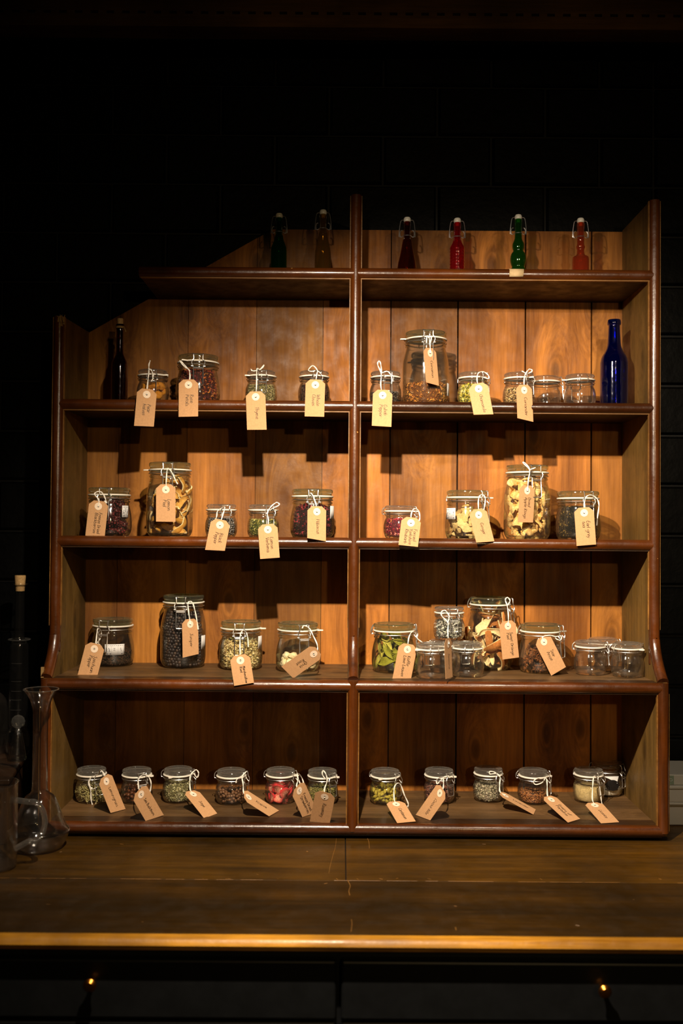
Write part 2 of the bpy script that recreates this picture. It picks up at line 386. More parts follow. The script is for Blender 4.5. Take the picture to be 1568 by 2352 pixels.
# ------------------------------------------------------------------ shelf rack
rk = empty('shelf_rack', (xD, .1, WT), 'tall brown wooden shelf rack in two bays with its upper left corner cut off', 'shelves')
ST = .0105                     # shelf top above moulding centre
b = MB()
edges = [xL+.004, -.566, -.3939, -.221, -.0525, .1183, .289, .4598, .6272, xR-.004]
tints = [(.62,.66,.62), (.80,.82,.78), (1.0,.98,.95), (.70,.76,.74), (1.10,1.04,.98), (.86,.88,.84), (1.06,1.0,.95), (1.04,1.0,.98), (.92,.93,.9), (1.02,.98,.95)]
diag = lambda x: Zf(.5086) + (x+.638)*(.7673-.5086)/(.4496)
topz = lambda x: min(Zf(.771) - .001*0, diag(x))
for i, (a, c) in enumerate(zip(edges, edges[1:])):
    g = .0020 if a > .05 else .0006
    subs = [a+g]
    if i in (4,): subs += [.02]
    xk = -.1819
    pts = [(a+g, z5-.012), (c-g, z5-.012), (c-g, topz(c))]
    if a < xk < c: pts.append((xk, topz(xk)))
    pts.append((a+g, topz(a)))
    b.prism(pts, lambda p, t: (p[0], t, p[1]), dU, dU+.014, col=tints[i])
loc(b.build('back_panel', M['pine'], smooth=False), rk)
b = MB(); b.box((xL+.01, dU+.0142, z5), (xR-.01, dU+.018, Zf(.5)))
loc(b.build('backing_board', M['blackwall'], smooth=False), rk)
def bracket(off=0):
    """front edge of an upright seen from the side, from top to bottom, (y, z)"""
    return [(0+off, Zf(-.215))] + [(off - dL*(t**2.1), Zf(-.215) - (.110)*t) for t in (.15, .3, .45, .6, .72, .84, .93, 1)]
def upright(name, x, hw, ztop, zback, mat):
    poly = [(dU, z5-.012), (dU, zback), (0, ztop)] + bracket() + [(-dL, z5-.012)]
    b = MB(); n = len(poly)
    # triangulate by strips: build as horizontal slabs between front outline and the back
    fr = [(0, ztop)] + bracket() + [(-dL, z5-.012)]
    bk = [(dU, zback)] + [(dU, z) for y, z in bracket()] + [(dU, z5-.012)]
    for (f0, f1, b0, b1) in zip(fr, fr[1:], bk, bk[1:]):
        b.add([(x-hw, *f0), (x-hw, *f1), (x-hw, *b1), (x-hw, *b0), (x+hw, *f0), (x+hw, *f1), (x+hw, *b1), (x+hw, *b0)],
              [(0,3,2,1), (4,5,6,7), (0,1,5,4), (2,3,7,6)] + ([(0,4,7,3)] if f0 is fr[0] else []) + ([(1,2,6,5)] if f1 is fr[-1] else []))
    o = loc(b.build(name, mat, smooth=False), rk)
    # half round moulding on the front edge with thin worn fillets either side
    def bead(nm, pts, r):
        q = MB(); q.tube(spline(pts, 3) if len(pts) > 2 else pts, r, 20)
        return q.build(nm, M['mahogz'], o, angle=60)
    bead('moulding', [(x, -.001, z4-.004), (x, -.001, ztop-.002)] if False else [(x, y-.001, z) for y, z in [(0, ztop)] + bracket()], MR)
    bead('moulding', [(x, -dL-.001, z4+.012), (x, -dL-.001, z5-.003)], MR)
    q = MB()
    for s in (-1, 1):
        q.box((x+s*(MR+.0006)-.0010, -.0035, Zf(-.215)), (x+s*(MR+.0006)+.0008, .004, ztop-.001))
        q.box((x+s*(MR+.0006)-.0010, -dL-.0035, z5), (x+s*(MR+.0006)+.0008, -dL+.004, z4-.012))
    q.build('fillet', M['edge'], o, smooth=False)
    return o
upright('side_panel', xL, .010, Zf(.4944), Zf(.5050), M['side'])
upright('side_panel', xR, .010, Zf(.7737), Zf(.7737), M['side'])
upright('divider', xD, .008, Zf(.7806), Zf(.7806), M['side'])
def shelf(z, xa, xb, yf, name='shelf'):
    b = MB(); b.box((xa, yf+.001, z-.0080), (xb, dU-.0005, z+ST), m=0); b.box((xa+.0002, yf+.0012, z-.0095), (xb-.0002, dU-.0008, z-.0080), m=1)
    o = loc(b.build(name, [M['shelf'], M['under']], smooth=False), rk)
    q = MB(); q.tube([(xa, yf, z), (xb, yf, z)], MR, 20); q.build('moulding', M['mahog'], o, angle=60)
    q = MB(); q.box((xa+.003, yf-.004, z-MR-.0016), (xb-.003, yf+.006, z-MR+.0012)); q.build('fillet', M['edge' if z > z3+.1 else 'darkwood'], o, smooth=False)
    if yf < -.01:
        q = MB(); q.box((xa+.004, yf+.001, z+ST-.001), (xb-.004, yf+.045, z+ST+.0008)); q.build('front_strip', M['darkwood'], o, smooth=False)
    return o
shelf(z1, -.472, xR, 0); shelf(z2, xL, xR, 0); shelf(z3, xL, xR, 0); shelf(z4, xL, xR, -dL); shelf(z5, xL, xR, -dL, 'base_shelf')
# broken raw end of the left upright
b = MB()
p0 = onY(146, 728, -.012)
for k in range(9):
    a = p0 + Vector((rnd.uniform(-.013, .013), rnd.uniform(-.004, .006), -.001)); h = rnd.uniform(.010, .024)
    b.tube([a + Vector((0, 0, -h)), a + Vector((rnd.uniform(-.003, .003), 0, 0)), a + Vector((rnd.uniform(-.006, .006), -.001, rnd.uniform(.002, .007)))], [.0022, .0018, .0004], 5)
loc(b.build('splintered_corner', M['splinter'], smooth=False), rk)['label'] = 'pale splintered wood at the broken top corner'
b = MB(); a = onY(95, 1532, -.062); c = onY(101, 1556, -.062); b.box((a.x, -.0655, c.z), (c.x, -.06, a.z))
loc(b.build('bare_chip', M['splinter'], smooth=False), rk)
# masking tape wrapped over the top shelf moulding
b = MB(); xa, xb = onY(1167, 630, 0).x, onY(1202, 630, 0).x; n = 9; v = []
for i in range(n):
    a = math.radians(100 + 115*i/(n-1)); y, z = math.cos(a), math.sin(a)
    r = MR + .0007
    v += [(xa + rnd.uniform(0, .0015), r*y*1.0, z1 + r*z), (xb - i*.0004, r*y, z1 + r*z)]
b.add(v, [(2*i, 2*i+1, 2*i+3, 2*i+2) for i in range(n-1)])
o = b.build('masking_tape', M['tape']); sm = o.modifiers.new('t', 'SOLIDIFY'); sm.thickness = .0004
tag(o, 'short piece of beige masking tape stuck over the edge of the top shelf', 'tape')

# ------------------------------------------------------------------ clip top jars
JK = {}
def outer(kind):
    if kind == 'S':
        return dict(R=.0375, rn=.0320, zn=.0545, zr=.0620, rl=.0335, zt=.0770, wall=.0024,
            prof=[(.0, .0012), (.024, .0012), (.0275, 0), (.031, .0012), (.0345, .006), (.0368, .014), (.0375, .023), (.0368, .033), (.0345, .042), (.0322, .0475), (.0318, .051), (.0338, .0525), (.0338, .0545), (.0318, .056), (.0318, .059), (.0335, .060), (.0335, .062)])
    if kind == 'M':
        return dict(R=.0525, rn=.0455, zn=.0865, zr=.0955, rl=.0475, zt=.1145, wall=.003,
            prof=[(0, .002), (.036, .002), (.040, 0), (.045, .0015), (.0495, .008), (.0520, .018), (.0525, .032), (.0515, .048), (.0485, .064), (.0462, .073), (.0455, .0785), (.0475, .0805), (.0475, .0835), (.0455, .0855), (.0455, .089), (.0475, .0915), (.0475, .0955)])
    return dict(R=.0550, rn=.0465, zn=.1465, zr=.1555, rl=.0485, zt=.1750, wall=.003,
            prof=[(0, .002), (.038, .002), (.042, 0), (.047, .0015), (.0520, .009), (.0545, .020), (.0550, .040), (.0550, .085), (.0540, .105), (.0505, .122), (.0475, .1325), (.0465, .1385), (.0485, .1405), (.0485, .1435), (.0465, .1455), (.0465, .149), (.0485, .1515), (.0485, .1555)])
def inner_r(d, z):
    p = d['prof'][3:]; r = p[0][0]
    for (r0, za), (r1, zb_) in zip(p, p[1:]):
        if za <= z <= zb_: r = r0 + (r1-r0)*(z-za)/max(1e-6, zb_-za); break
        if z > zb_: r = r1
    return r - d['wall'] - .0006
def jar_proto(kind):
    d = outer(kind); P = d['prof']; wv = d['wall']; big = kind != 'S'
    body = MB(); up = spline([(r, 0, z) for r, z in P[2:]], 3)
    prof = [(0, P[0][1])] + [(p.x, p.z) for p in up]
    zr = d['zr']; ins = [(max(.001, p.x-wv), p.z) for p in reversed(up) if p.z > wv*2.2]
    prof += ins + [(P[1][0]*.9, wv*1.5), (0, wv*1.5)]
    body.lathe(prof, 56)
    lid = MB(); rl, zt = d['rl'], d['zt']; g = .0034
    z0 = zr + g
    lid.lathe([(0, z0+.001), (rl-.006, z0+.001), (rl-.004, z0), (rl-.0015, z0+.0005), (rl-.0015, z0+(zt-z0)*.32), (rl+.0008, z0+(zt-z0)*.42), (rl+.0012, zt-.0035),
               (rl-.0004, zt-.0006), (rl-.003, zt), (rl-.0055, zt-.0008), (rl-.0085, zt-.0035), (rl*.5, zt-.0040), (rl*.47, zt-.0032), (rl*.42, zt-.0040), (0, zt-.0042)], 56)
    seal = MB(); rs = rl + .0018
    seal.lathe([(rs-.008, zr+.0001), (rs, zr+.0001), (rs+.0008, zr+g*.5), (rs, zr+g-.0001), (rs-.008, zr+g-.0001), (rs-.008, zr+.0001)], 56)
    # pull tab, pointing to +x
    tb = MB(); L = .011 if big else .008
    tb.prism([(rs-.001, -.006), (rs+L, -.003), (rs+L+.0015, 0), (rs+L, .003), (rs-.001, .006)], lambda p, t: (p[0], p[1], t + (p[0]-rs)*.0), zr+.0003, zr+g-.0003)
    wr = .00085 if kind == 'S' else .00115
    rn, zn = d['rn']+wr+.0018, d['zn']-.001
    W = MB(); ring = lambda r, z: [(r*math.cos(2*PI*i/40), r*math.sin(2*PI*i/40), z) for i in range(40)]
    W.tube(ring(rn, zn+.0035), wr, 6, True)
    lr = rl + wr + .0006; zl = z0 + (zt-z0)*.34
    hw = .0105 if kind == 'S' else .0125
    # catch on the lid: wire rising from the pivots over the lid groove
    yo = -(rl + .0062)
    piv = zn - .002
    for s in (-1, 1):
        W.tube(spline([(s*hw*.95, -(rn+.001), zn+.0035), (s*hw*1.02, yo-.001, piv), (s*hw*1.22, yo-.0018, piv+.006), (s*hw*1.12, yo-.0005, zr+.0), (s*hw*.86, yo, zr+.004), (s*hw*.9, yo+.001, zt-.005), (s*hw*.98, yo+.0035, zt-.002), (s*hw*.6, yo+.006, zt-.0035), (0, yo+.0065, zt-.0035)], 5), wr, 6)
        W.tube([(s*hw*.95, yo-.0015, piv-.001), (s*hw*1.3, yo-.0015, piv-.001)], wr*1.7, 8)
    W.tube([(-hw, yo-.0015, piv-.004), (hw, yo-.0015, piv-.004)], wr, 6)
    # rear hinge loops
    for s in (-1, 1):
        W.tube(spline([(s*.009, rn+.0005, zn+.003), (s*.010, rl+.006, zn+.004), (s*.009, rl+.006, zr+.005), (s*.008, rl+.001, zt-.004)], 5), wr, 6)
    # lever: hanging loop against the shoulder
    Lh = .030 if kind == 'S' else .046
    yb = -(d['R'] + .0045)
    lev = MB(); h2 = hw*.88
    pts = [(-h2, yo-.002, piv)] + [(-h2, yo + (yb-yo)*min(1, t*1.4), piv - Lh*t) for t in (.25, .5, .75, .93)] + [(-h2*.85, yb, piv-Lh), (h2*.85, yb, piv-Lh)] + \
          [(h2, yo + (yb-yo)*min(1, t*1.4), piv - Lh*t) for t in (.93, .75, .5, .25)] + [(h2, yo-.002, piv)]
    lev.tube(pts, wr, 6)
    lev.tube([(-h2*.9, yo-.0035, piv-.007), (h2*.9, yo-.0035, piv-.007)], wr, 6)
    gm = 'glassg' if big else 'glass'; lm = 'lidg' if big else 'lidc'
    return dict(d=d, parts=[('jar_body', body, gm), ('lid', lid, lm), ('rubber_seal', seal, 'rubber'), ('wire_clasp', W, 'steel'), ('lever', lev, 'steel'), ('pull_tab', tb, 'rubber')])
for k in 'SML': JK[k] = jar_proto(k)
PM = {}
def make_jar(kind, label, base, clasp=0, tab=100, seal=True, group=None, lab=None, scale=1):
    """clasp: degrees clockwise seen from above away from the viewer-facing front (0 = towards the viewer, 90 = to the right)"""
    root = empty('clip_top_jar', base, label, 'jar', group, math.radians(clasp)); root.scale = (scale,)*3
    seals = None; clp = None
    for nm, mb, mt in JK[kind]['parts']:
        if not seal and nm in ('rubber_seal', 'pull_tab'): continue
        if (kind, nm) not in PM:
            o = mb.build(nm, M[mt], root, angle=50); PM[(kind, nm)] = o
        else:
            o = PM[(kind, nm)].copy(); COL.objects.link(o); o.parent = root
        if nm == 'rubber_seal': seals = o; o.rotation_euler.z = math.radians(-90 + tab - clasp)
        if nm == 'wire_clasp': clp = o
        if nm == 'lever': o.parent = clp
        if nm == 'pull_tab': o.parent = seals; o.rotation_euler = (0, 0, 0)
    root['_k'] = kind
    return root
def sticker(root, ang, wdeg, za, zb_, marks=True):
    """curved paper price sticker on the jar wall; ang in degrees, 0 = facing the viewer, + = right"""
    d = JK[root['_k']]['d']; n = 10; v = []; v2 = []
    a0 = math.radians(-90 + ang) - root.rotation_euler.z
    R = max(inner_r(d, za), inner_r(d, (za+zb_)/2), inner_r(d, zb_)) + d['wall'] + .0014
    for i in range(n+1):
        a = a0 + math.radians(wdeg)*(i/n-.5)
        for z in (za, zb_): v.append((R*math.cos(a), R*math.sin(a), z))
    b = MB(); b.add(v, [(2*i, 2*i+2, 2*i+3, 2*i+1) for i in range(n)])
    o = b.build('paper_sticker', M['sticker'], root); sm = o.modifiers.new('t', 'SOLIDIFY'); sm.thickness = .0003; sm.offset = -1
    o['label'] = 'white paper price sticker'
    if marks:
        q = MB(); r2 = random.Random(int(ang+za*1e4)); R += .0004
        def st(u0, w0, u1, w1, t=.0003):
            P = []
            for u, w_ in ((u0, w0), (u1, w1)):
                a = a0 + math.radians(wdeg)*(u-.5); P.append(Vector((R*math.cos(a), R*math.sin(a), za + (zb_-za)*w_)))
            q.tube(P, t, 4)
        for u in (.33, .66): st(u, .08, u, .92, .00012)
        for k in range(9):
            u = .06 + k*.1; st(u, .88, u+.05, .88, .0003)
        for (u, w_) in ((.08, .45), (.2, .5), (.45, .6), (.8, .5)):
            for j in range(4): st(u+r2.uniform(-.03, .07), w_+r2.uniform(-.2, .2), u+r2.uniform(-.02, .09), w_+r2.uniform(-.22, .22))
        for u in (.1, .26, .83): st(u, .12, u+.06, .12, .0009)
        q.build('printed_marks', M['mark'], o)
    return o

# ------------------------------------------------------------------ jar fillings
def jit(c, a=.18, r=rnd):
    f = 1 + r.uniform(-a, a); return tuple(min(1, x*f*(1+r.uniform(-a, a)*.25)) for x in c)
def shard(b, p, size, r, kind, col):
    ax = Vector((r.gauss(0, 1), r.gauss(0, 1), r.gauss(0, 1))).normalized()
    q = ax.orthogonal().normalized(); q = Matrix.Rotation(r.uniform(0, 6.28), 3, ax) @ q; s = ax.cross(q)
    L, W = size*r.uniform(.6, 1.3), size*r.uniform(.25, .5)
    if kind == 'stick':
        W = min(size*.10, .0007); L = size*r.uniform(.7, 1.6)
        bend = s*L*r.uniform(-.35, .35)
        b.tube([p-ax*L*.5, p-ax*L*.15+bend*.7, p+ax*L*.2+bend*.6, p+ax*L*.5], W, 4, col=col); return
    if kind == 'ball':
        t = (1+5**.5)/2
        if not hasattr(shard, 'ico'):
            bm = bmesh.new(); bmesh.ops.create_icosphere(bm, subdivisions=1, radius=1); bm.verts.ensure_lookup_table()
            shard.ico = ([v.co.copy() for v in bm.verts], [tuple(v.index for v in f.verts) for f in bm.faces]); bm.free()
        rr = size*.5*r.uniform(.85, 1.1)
        b.add([p + v*rr for v in shard.ico[0]], shard.ico[1], col=col); return
    if kind == 'chunk':
        c = [p + (ax*x*L*.5 + q*y*W*.6 + s*z*W*.5)*r.uniform(.75, 1.2) for x in (-1, 1) for y in (-1, 1) for z in (-1, 1)]
        b.add(c, [(0,1,3,2),(4,6,7,5),(0,4,5,1),(2,3,7,6),(0,2,6,4),(1,5,7,3)], col=col); return
    cu = s*L*r.uniform(-.25, .25)                       # curled flake
    b.add([p-ax*L*.5, p-q*W*.5+cu*.5, p+q*W*.5+cu*.5, p+ax*L*.5+cu*.2, p+s*W*.25+cu], [(0,1,4), (0,4,2), (1,3,4), (4,3,2)], col=col)
def filling(root, name, label, cat, z1f, n, size, kind, pal, mat='dry', heap=.0, tilt=.0, z0=.0045, core=.90, corecol=None):
    """loose dry goods filling the jar from z0 to z1f: one heap nobody could count"""
    d = JK[root['_k']]['d']; b = MB(); r = random.Random(sum(map(ord, name)) + int(root.location.x*1e4))
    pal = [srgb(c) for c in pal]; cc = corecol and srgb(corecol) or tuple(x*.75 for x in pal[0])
    steps = 8; prof = [(0, z0)]
    for i in range(steps+1):
        z = z0 + (z1f - size*.35 - z0)*i/steps; prof.append((inner_r(d, z)*core, z))
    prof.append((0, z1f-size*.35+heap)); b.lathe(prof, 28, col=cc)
    for i in range(n):
        if r.random() < .80:
            z = r.uniform(z0+size*.15, z1f); a = r.uniform(PI*.95, PI*2.05) if r.random() < .72 else r.uniform(0, 2*PI)
            rr = (inner_r(d, z) - size*.12)*r.uniform(.90, .985) - size*.18
        else:
            a = r.uniform(0, 2*PI); rr = (inner_r(d, z1f)-size*.4)*math.sqrt(r.random()); z = z1f - size*.2 + r.uniform(-.15, .2)*size + heap*(1-(rr/inner_r(d, z1f))**2)
        z += tilt*rr*math.cos(a) if z > z1f*.5 else 0
        a2 = a - root.rotation_euler.z
        c = jit(r.choice(pal), .22, r)
        shard(b, Vector((rr*math.cos(a2), rr*math.sin(a2), max(z, z0+size*.2))), size, r, kind, c)
    o = b.build(name, M[mat], smooth=(kind in ('ball', 'stick')))
    o.location = root.location; o.rotation_euler = root.rotation_euler; o.scale = root.scale
    return tag(o, label, cat, kind='stuff')
def ico(sub=2, r=1):
    bm = bmesh.new(); bmesh.ops.create_icosphere(bm, subdivisions=sub, radius=r); v = [x.co.copy() for x in bm.verts]; f = [tuple(x.index for x in y.verts) for y in bm.faces]; bm.free(); return v, f
from mathutils import noise as NZ
def blob(v, f, amp, fr, seed):
    return [p * (1 + amp*NZ.noise(p*fr + Vector((seed*3.1, seed, 0)))) for p in v], f
def piece(kind, seed):
    """one piece of dried fruit or spice, modelled at real size, longest way along x or lying in xy"""
    r = random.Random(seed*13+5); b = MB(); mat = 'dry'
    if kind in ('berry', 'allspice', 'juniper', 'seabuck'):
        R, c, a = {'berry': (.0075, '#4a1a1c', .1), 'allspice': (.0036, '#6e4a30', .05), 'juniper': (.0041, '#3a3440', .06), 'seabuck': (.0046, '#5c3014', .2)}[kind]
        mat = 'shiny'
        if kind == 'berry':       # drupelets
            v, f = ico(1); col = srgb(c)
            bv, bf = ico(1, R*.8); b.add(bv, bf, col=col)
            dv, df = ico(1, R*.30)
            for p in ico(1, R*.82)[0]: b.add([q + p*Vector((1, 1, 1)).length/1.732 for q in dv], df, col=jit(r.choice([srgb('#5a1820'), srgb('#3a1218'), srgb('#7a2028')]), .2, r))
        else:
            v, f = blob(*ico(2, 1), a, 2.2, seed); b.add([(p*R if kind != 'seabuck' else Vector((p.x*R, p.y*R*.72, p.z*R*.8))*(1+.35*NZ.noise(p*2.5+Vector((seed, 0, 0))))) for p in v], f, col=srgb(c) if kind != 'juniper' else srgb(['#342e34', '#483836', '#28222a'][seed % 3]))
            if kind == 'allspice': b.lathe([(0, R*1.02), (.0008, R*1.05), (.0009, R*.9)], 8, col=srgb('#3a2418'))
            if kind == 'juniper':
                for k in range(3):
                    a_ = k*2.09; b.tube([(0, 0, R*1.0), (R*.35*math.cos(a_), R*.35*math.sin(a_), R*.95)], .00022, 4, col=srgb('#5a4a40'))
    elif kind == 'pod':           # cardamom
        n, m = 9, 12; v = []
        for i in range(n):
            t = i/(n-1); rad = .0037*math.sin(PI*min(.999, max(.001, t)))**.75
            for j in range(m): v.append(((t-.5)*.0135, rad*(1+.10*math.cos(3*j*2*PI/m))*math.cos(2*PI*j/m), rad*(1+.10*math.cos(3*j*2*PI/m))*math.sin(2*PI*j/m)))
        b.add(v, [(i*m+j, i*m+(j+1) % m, (i+1)*m+(j+1) % m, (i+1)*m+j) for i in range(n-1) for j in range(m)], col=srgb(r.choice(['#b0a040', '#a39a3c', '#c2b458'])))
        b.tube([(.006, 0, 0), (.0085, .0005, .0003)], .0005, 5, col=srgb('#7a6a30'))
    elif kind in ('applering',):
        n, m = 36, 8; v = []; R0 = .0235
        for i in range(n):
            a = 2*PI*i/n; wob = .005*math.sin(2*a+seed)+.003*math.sin(3*a+seed*2); ro = R0*(1+.07*math.sin(3*a+seed)+.04*math.sin(7*a))
            for j in range(m):
                t = 2*PI*j/m; rw = .0085*math.cos(t); zw = .0028*math.sin(t)
                v.append(((ro+rw-.006)*math.cos(a)*.98, (ro+rw-.006)*math.sin(a)*1.02, wob+zw+.0012*math.sin(9*a+t)))
        b.v = list(v)
        for i in range(n):
            for j in range(m):
                col = srgb('#d9a452') if j in (2, 3, 4, 5) and r.random() < .25 else srgb(r.choice(['#ebc586', '#f0cd92', '#e2b872']))
                b.f.append([i*m+j, ((i+1) % n)*m+j, ((i+1) % n)*m+(j+1) % m, i*m+(j+1) % m]); b.c.append(jit(col, .04, r)); b.mi.append(0)
        bmv = b
    elif kind in ('lemonpeel', 'orangepeel'):
        big = kind == 'orangepeel'; n, m = 26, 7; Lh = .072 if big else .056; Wd = .019 if big else .0125; curl = r.uniform(1.2, 3.0) if big else r.uniform(2.0, 4.2); tw = r.uniform(-.012, .012)
        o1, i1 = ('#a86a34', '#f0dab0') if big else ('#c08a38', '#d8a858'); rimc = '#f0dcae'
        for side, off in ((0, .0014), (1, -.0014)):
            v = []
            for i in range(n):
                t = i/(n-1)-.5; a = t*curl; R = Lh/curl; wid = Wd*min(1, .35 + 5*(.5-abs(t)))*(1 + (.28 if big else .10)*math.sin(5*t+seed))*(1-(.5 if big else 0)*(t+.5))
                for j in range(m):
                    s_ = (j/(m-1)-.5); rr = R + off + .0022*math.cos(s_*PI) + .0008*math.sin(14*t+seed)*s_*2
                    v.append((rr*math.sin(a), s_*wid + tw*math.sin(a*.9), rr*math.cos(a)-R*.6))
            fs = [(i*m+j, i*m+j+1, (i+1)*m+j+1, (i+1)*m+j) for i in range(n-1) for j in range(m-1)]
            if side: fs = [f[::-1] for f in fs]
            b.add(v, fs, col=srgb(o1 if side == 0 else i1))
            if side == 0: first = v
            else:
                rim = [i*m for i in range(n)] + [(n-1)*m+j for j in range(1, m)] + [i*m+m-1 for i in range(n-2, -1, -1)] + [j for j in range(m-2, 0, -1)]
                k = len(rim)
                b.add([first[q] for q in rim]+[v[q] for q in rim], [(q, (q+1) % k, (q+1) % k+k, q+k) for q in range(k)], col=srgb(rimc))
    elif kind == 'limeleaf':
        n, m = 12, 5; L, W = .052, .022; cv = r.uniform(-.5, .5); col = srgb(r.choice(['#8c8c2c', '#a09c3c', '#7a7c2a', '#b4ae50']))
        v = []
        for off in (.0003, -.0003):
            for i in range(n):
                t = i/(n-1); wd = W*math.sin(PI*min(.97, max(.03, t)))**.8*(1-.25*t)
                for j in range(m):
                    s_ = j/(m-1)-.5; v.append(((t-.5)*L*math.cos(cv*(t-.5)), s_*wd, abs(s_)*wd*.55 + off + .012*cv*(2*t-1)**2 + .0015*math.sin(9*t+4*s_+seed)))
        for side in (0, 1):
            o0 = side*n*m
            fs = [(o0+i*m+j, o0+i*m+j+1, o0+(i+1)*m+j+1, o0+(i+1)*m+j) for i in range(n-1) for j in range(m-1)]
            b.add([v[q] for q in range(len(v))], [f if side else f[::-1] for f in fs], col=col if side == 0 else tuple(x*.85 for x in col))
        b.tube([(-.5*L, 0, .003*cv), (-.25*L, 0, 0), (.1*L, 0, 0), (.48*L, 0, .003*cv)], .0004, 5, col=tuple(min(1, x*1.4) for x in col))
    elif kind == 'anise':
        for k in range(8):
            a = 2*PI*k/8 + r.uniform(-.1, .1); L = .0135*r.uniform(.8, 1.05); ca, sa = math.cos(a), math.sin(a)
            def P(x, y, z): return (x*ca - y*sa, x*sa + y*ca, z)
            c = srgb(r.choice(['#6c4228', '#583420', '#7e5232']))
            b.add([P(.001, 0, 0), P(L*.55, .0034, .001), P(L, 0, .0034), P(L*.55, -.0034, .001), P(L*.5, .0018, .0042), P(L*.5, -.0018, .0042), P(L*.5, 0, .0012)],
                  [(0,3,1), (1,3,2), (0,1,4), (1,2,4), (0,5,3), (3,5,2), (0,4,6), (4,2,6), (0,6,5), (5,6,2)], col=c)
            if r.random() < .5:
                vv, ff = ico(1, .0018); b.add([Vector(P(L*.5, 0, .0032)) + q*Vector((1, 1, 1)).length/1.732 for q in vv], ff, col=srgb('#9c5a2c'))
    elif kind == 'gingerslice':
        n = 16; out = [(.012*(1+.25*math.sin(2*2*PI*i/n+seed)+.15*math.sin(5*2*PI*i/n+seed*2)), 2*PI*i/n) for i in range(n)]
        zf = lambda x, y: 18*x*x*math.sin(seed)+12*x*y + .0008*math.sin(900*x+seed)
        v = [(0, 0, .0012)] + [(rr*.6*math.cos(a), rr*.5*math.sin(a), .0012+zf(rr*.6*math.cos(a), rr*.5*math.sin(a))) for rr, a in out] + [(rr*1.15*math.cos(a), rr*.85*math.sin(a), .0006+zf(rr*math.cos(a), rr*math.sin(a))) for rr, a in out]
        v += [(x, y, z-.0022) for x, y, z in v]
        h = 2*n+1; fs = []
        for i in range(n):
            j = (i+1) % n
            fs += [(0, 1+i, 1+j), (1+i, 1+n+i, 1+n+j, 1+j), (h, h+1+j, h+1+i), (h+1+i, h+1+j, h+1+n+j, h+1+n+i)]
        b.add(v, fs, col=srgb(r.choice(['#d8be8a', '#cfb078', '#e2cb9a'])))
        b.add(v, [(1+n+i, h+1+n+i, h+1+n+(i+1) % n, 1+n+(i+1) % n) for i in range(n)], col=srgb('#9c7a48'))
    elif kind == 'strawberry':
        n = 20; v, rs = [], (.15, .55, .85, 1)
        for sgn in (1, -1):
            for k, q in enumerate(rs):
                for i in range(n):
                    a = 2*PI*i/n; rr = .0135*(1+.12*math.cos(a)-.10*abs(math.sin(a))*(-1 if math.sin(a) > 0 else 1))*(1+.06*math.sin(4*a+seed))
                    z = (.0026 if k < 3 else .0012)*sgn + .003*math.sin(2*a+seed)*q*q + .0006*math.sin(11*a+k)
                    v.append((rr*q*math.cos(a), rr*q*math.sin(a), z))
        h = 4*n
        for s_ in (0, 1):
            for k in range(3):
                c = [srgb('#e89a88'), srgb('#dc6a5c'), srgb('#c8383c')][k]
                fs = [(s_*h+k*n+i, s_*h+(k+1)*n+i, s_*h+(k+1)*n+(i+1) % n, s_*h+k*n+(i+1) % n) for i in range(n)]
                b.add(v, fs if s_ == 0 else [f[::-1] for f in fs], col=c)
            b.add(v, [tuple(s_*h+i for i in (range(n) if s_ == 0 else range(n-1, -1, -1)))], col=srgb('#f0b4a0'))
        b.add(v, [(3*n+i, h+3*n+i, h+3*n+(i+1) % n, 3*n+(i+1) % n) for i in range(n)], col=srgb('#c02a34'))
    elif kind == 'pear':
        v, f = ico(3); v, f = blob(v, f, .30, 1.6, seed); v2 = []
        for p in v:
            x = p.x*.019; w_ = .012*(1-.30*p.x); v2.append(Vector((x, p.y*w_, (p.z*w_ if p.z > 0 else p.z*w_*.25))) * (1+.08*NZ.noise(p*5)))
        b.add(v2, f, col=srgb(r.choice(['#c98528', '#b97620', '#d29538'])))
    elif kind == 'orris':
        v, f = ico(2); v, f = blob(v, f, .45, 1.7, seed); b.add([Vector((p.x*.0085, p.y*.0065, p.z*.006)) for p in v], f, col=srgb(r.choice(['#efe4c8', '#e4d6b2', '#f3ead4'])))
    o = b.build(kind, M[mat], smooth=kind not in ('anise',), angle=60)
    me = o.data; bpy.data.objects.remove(o); return me
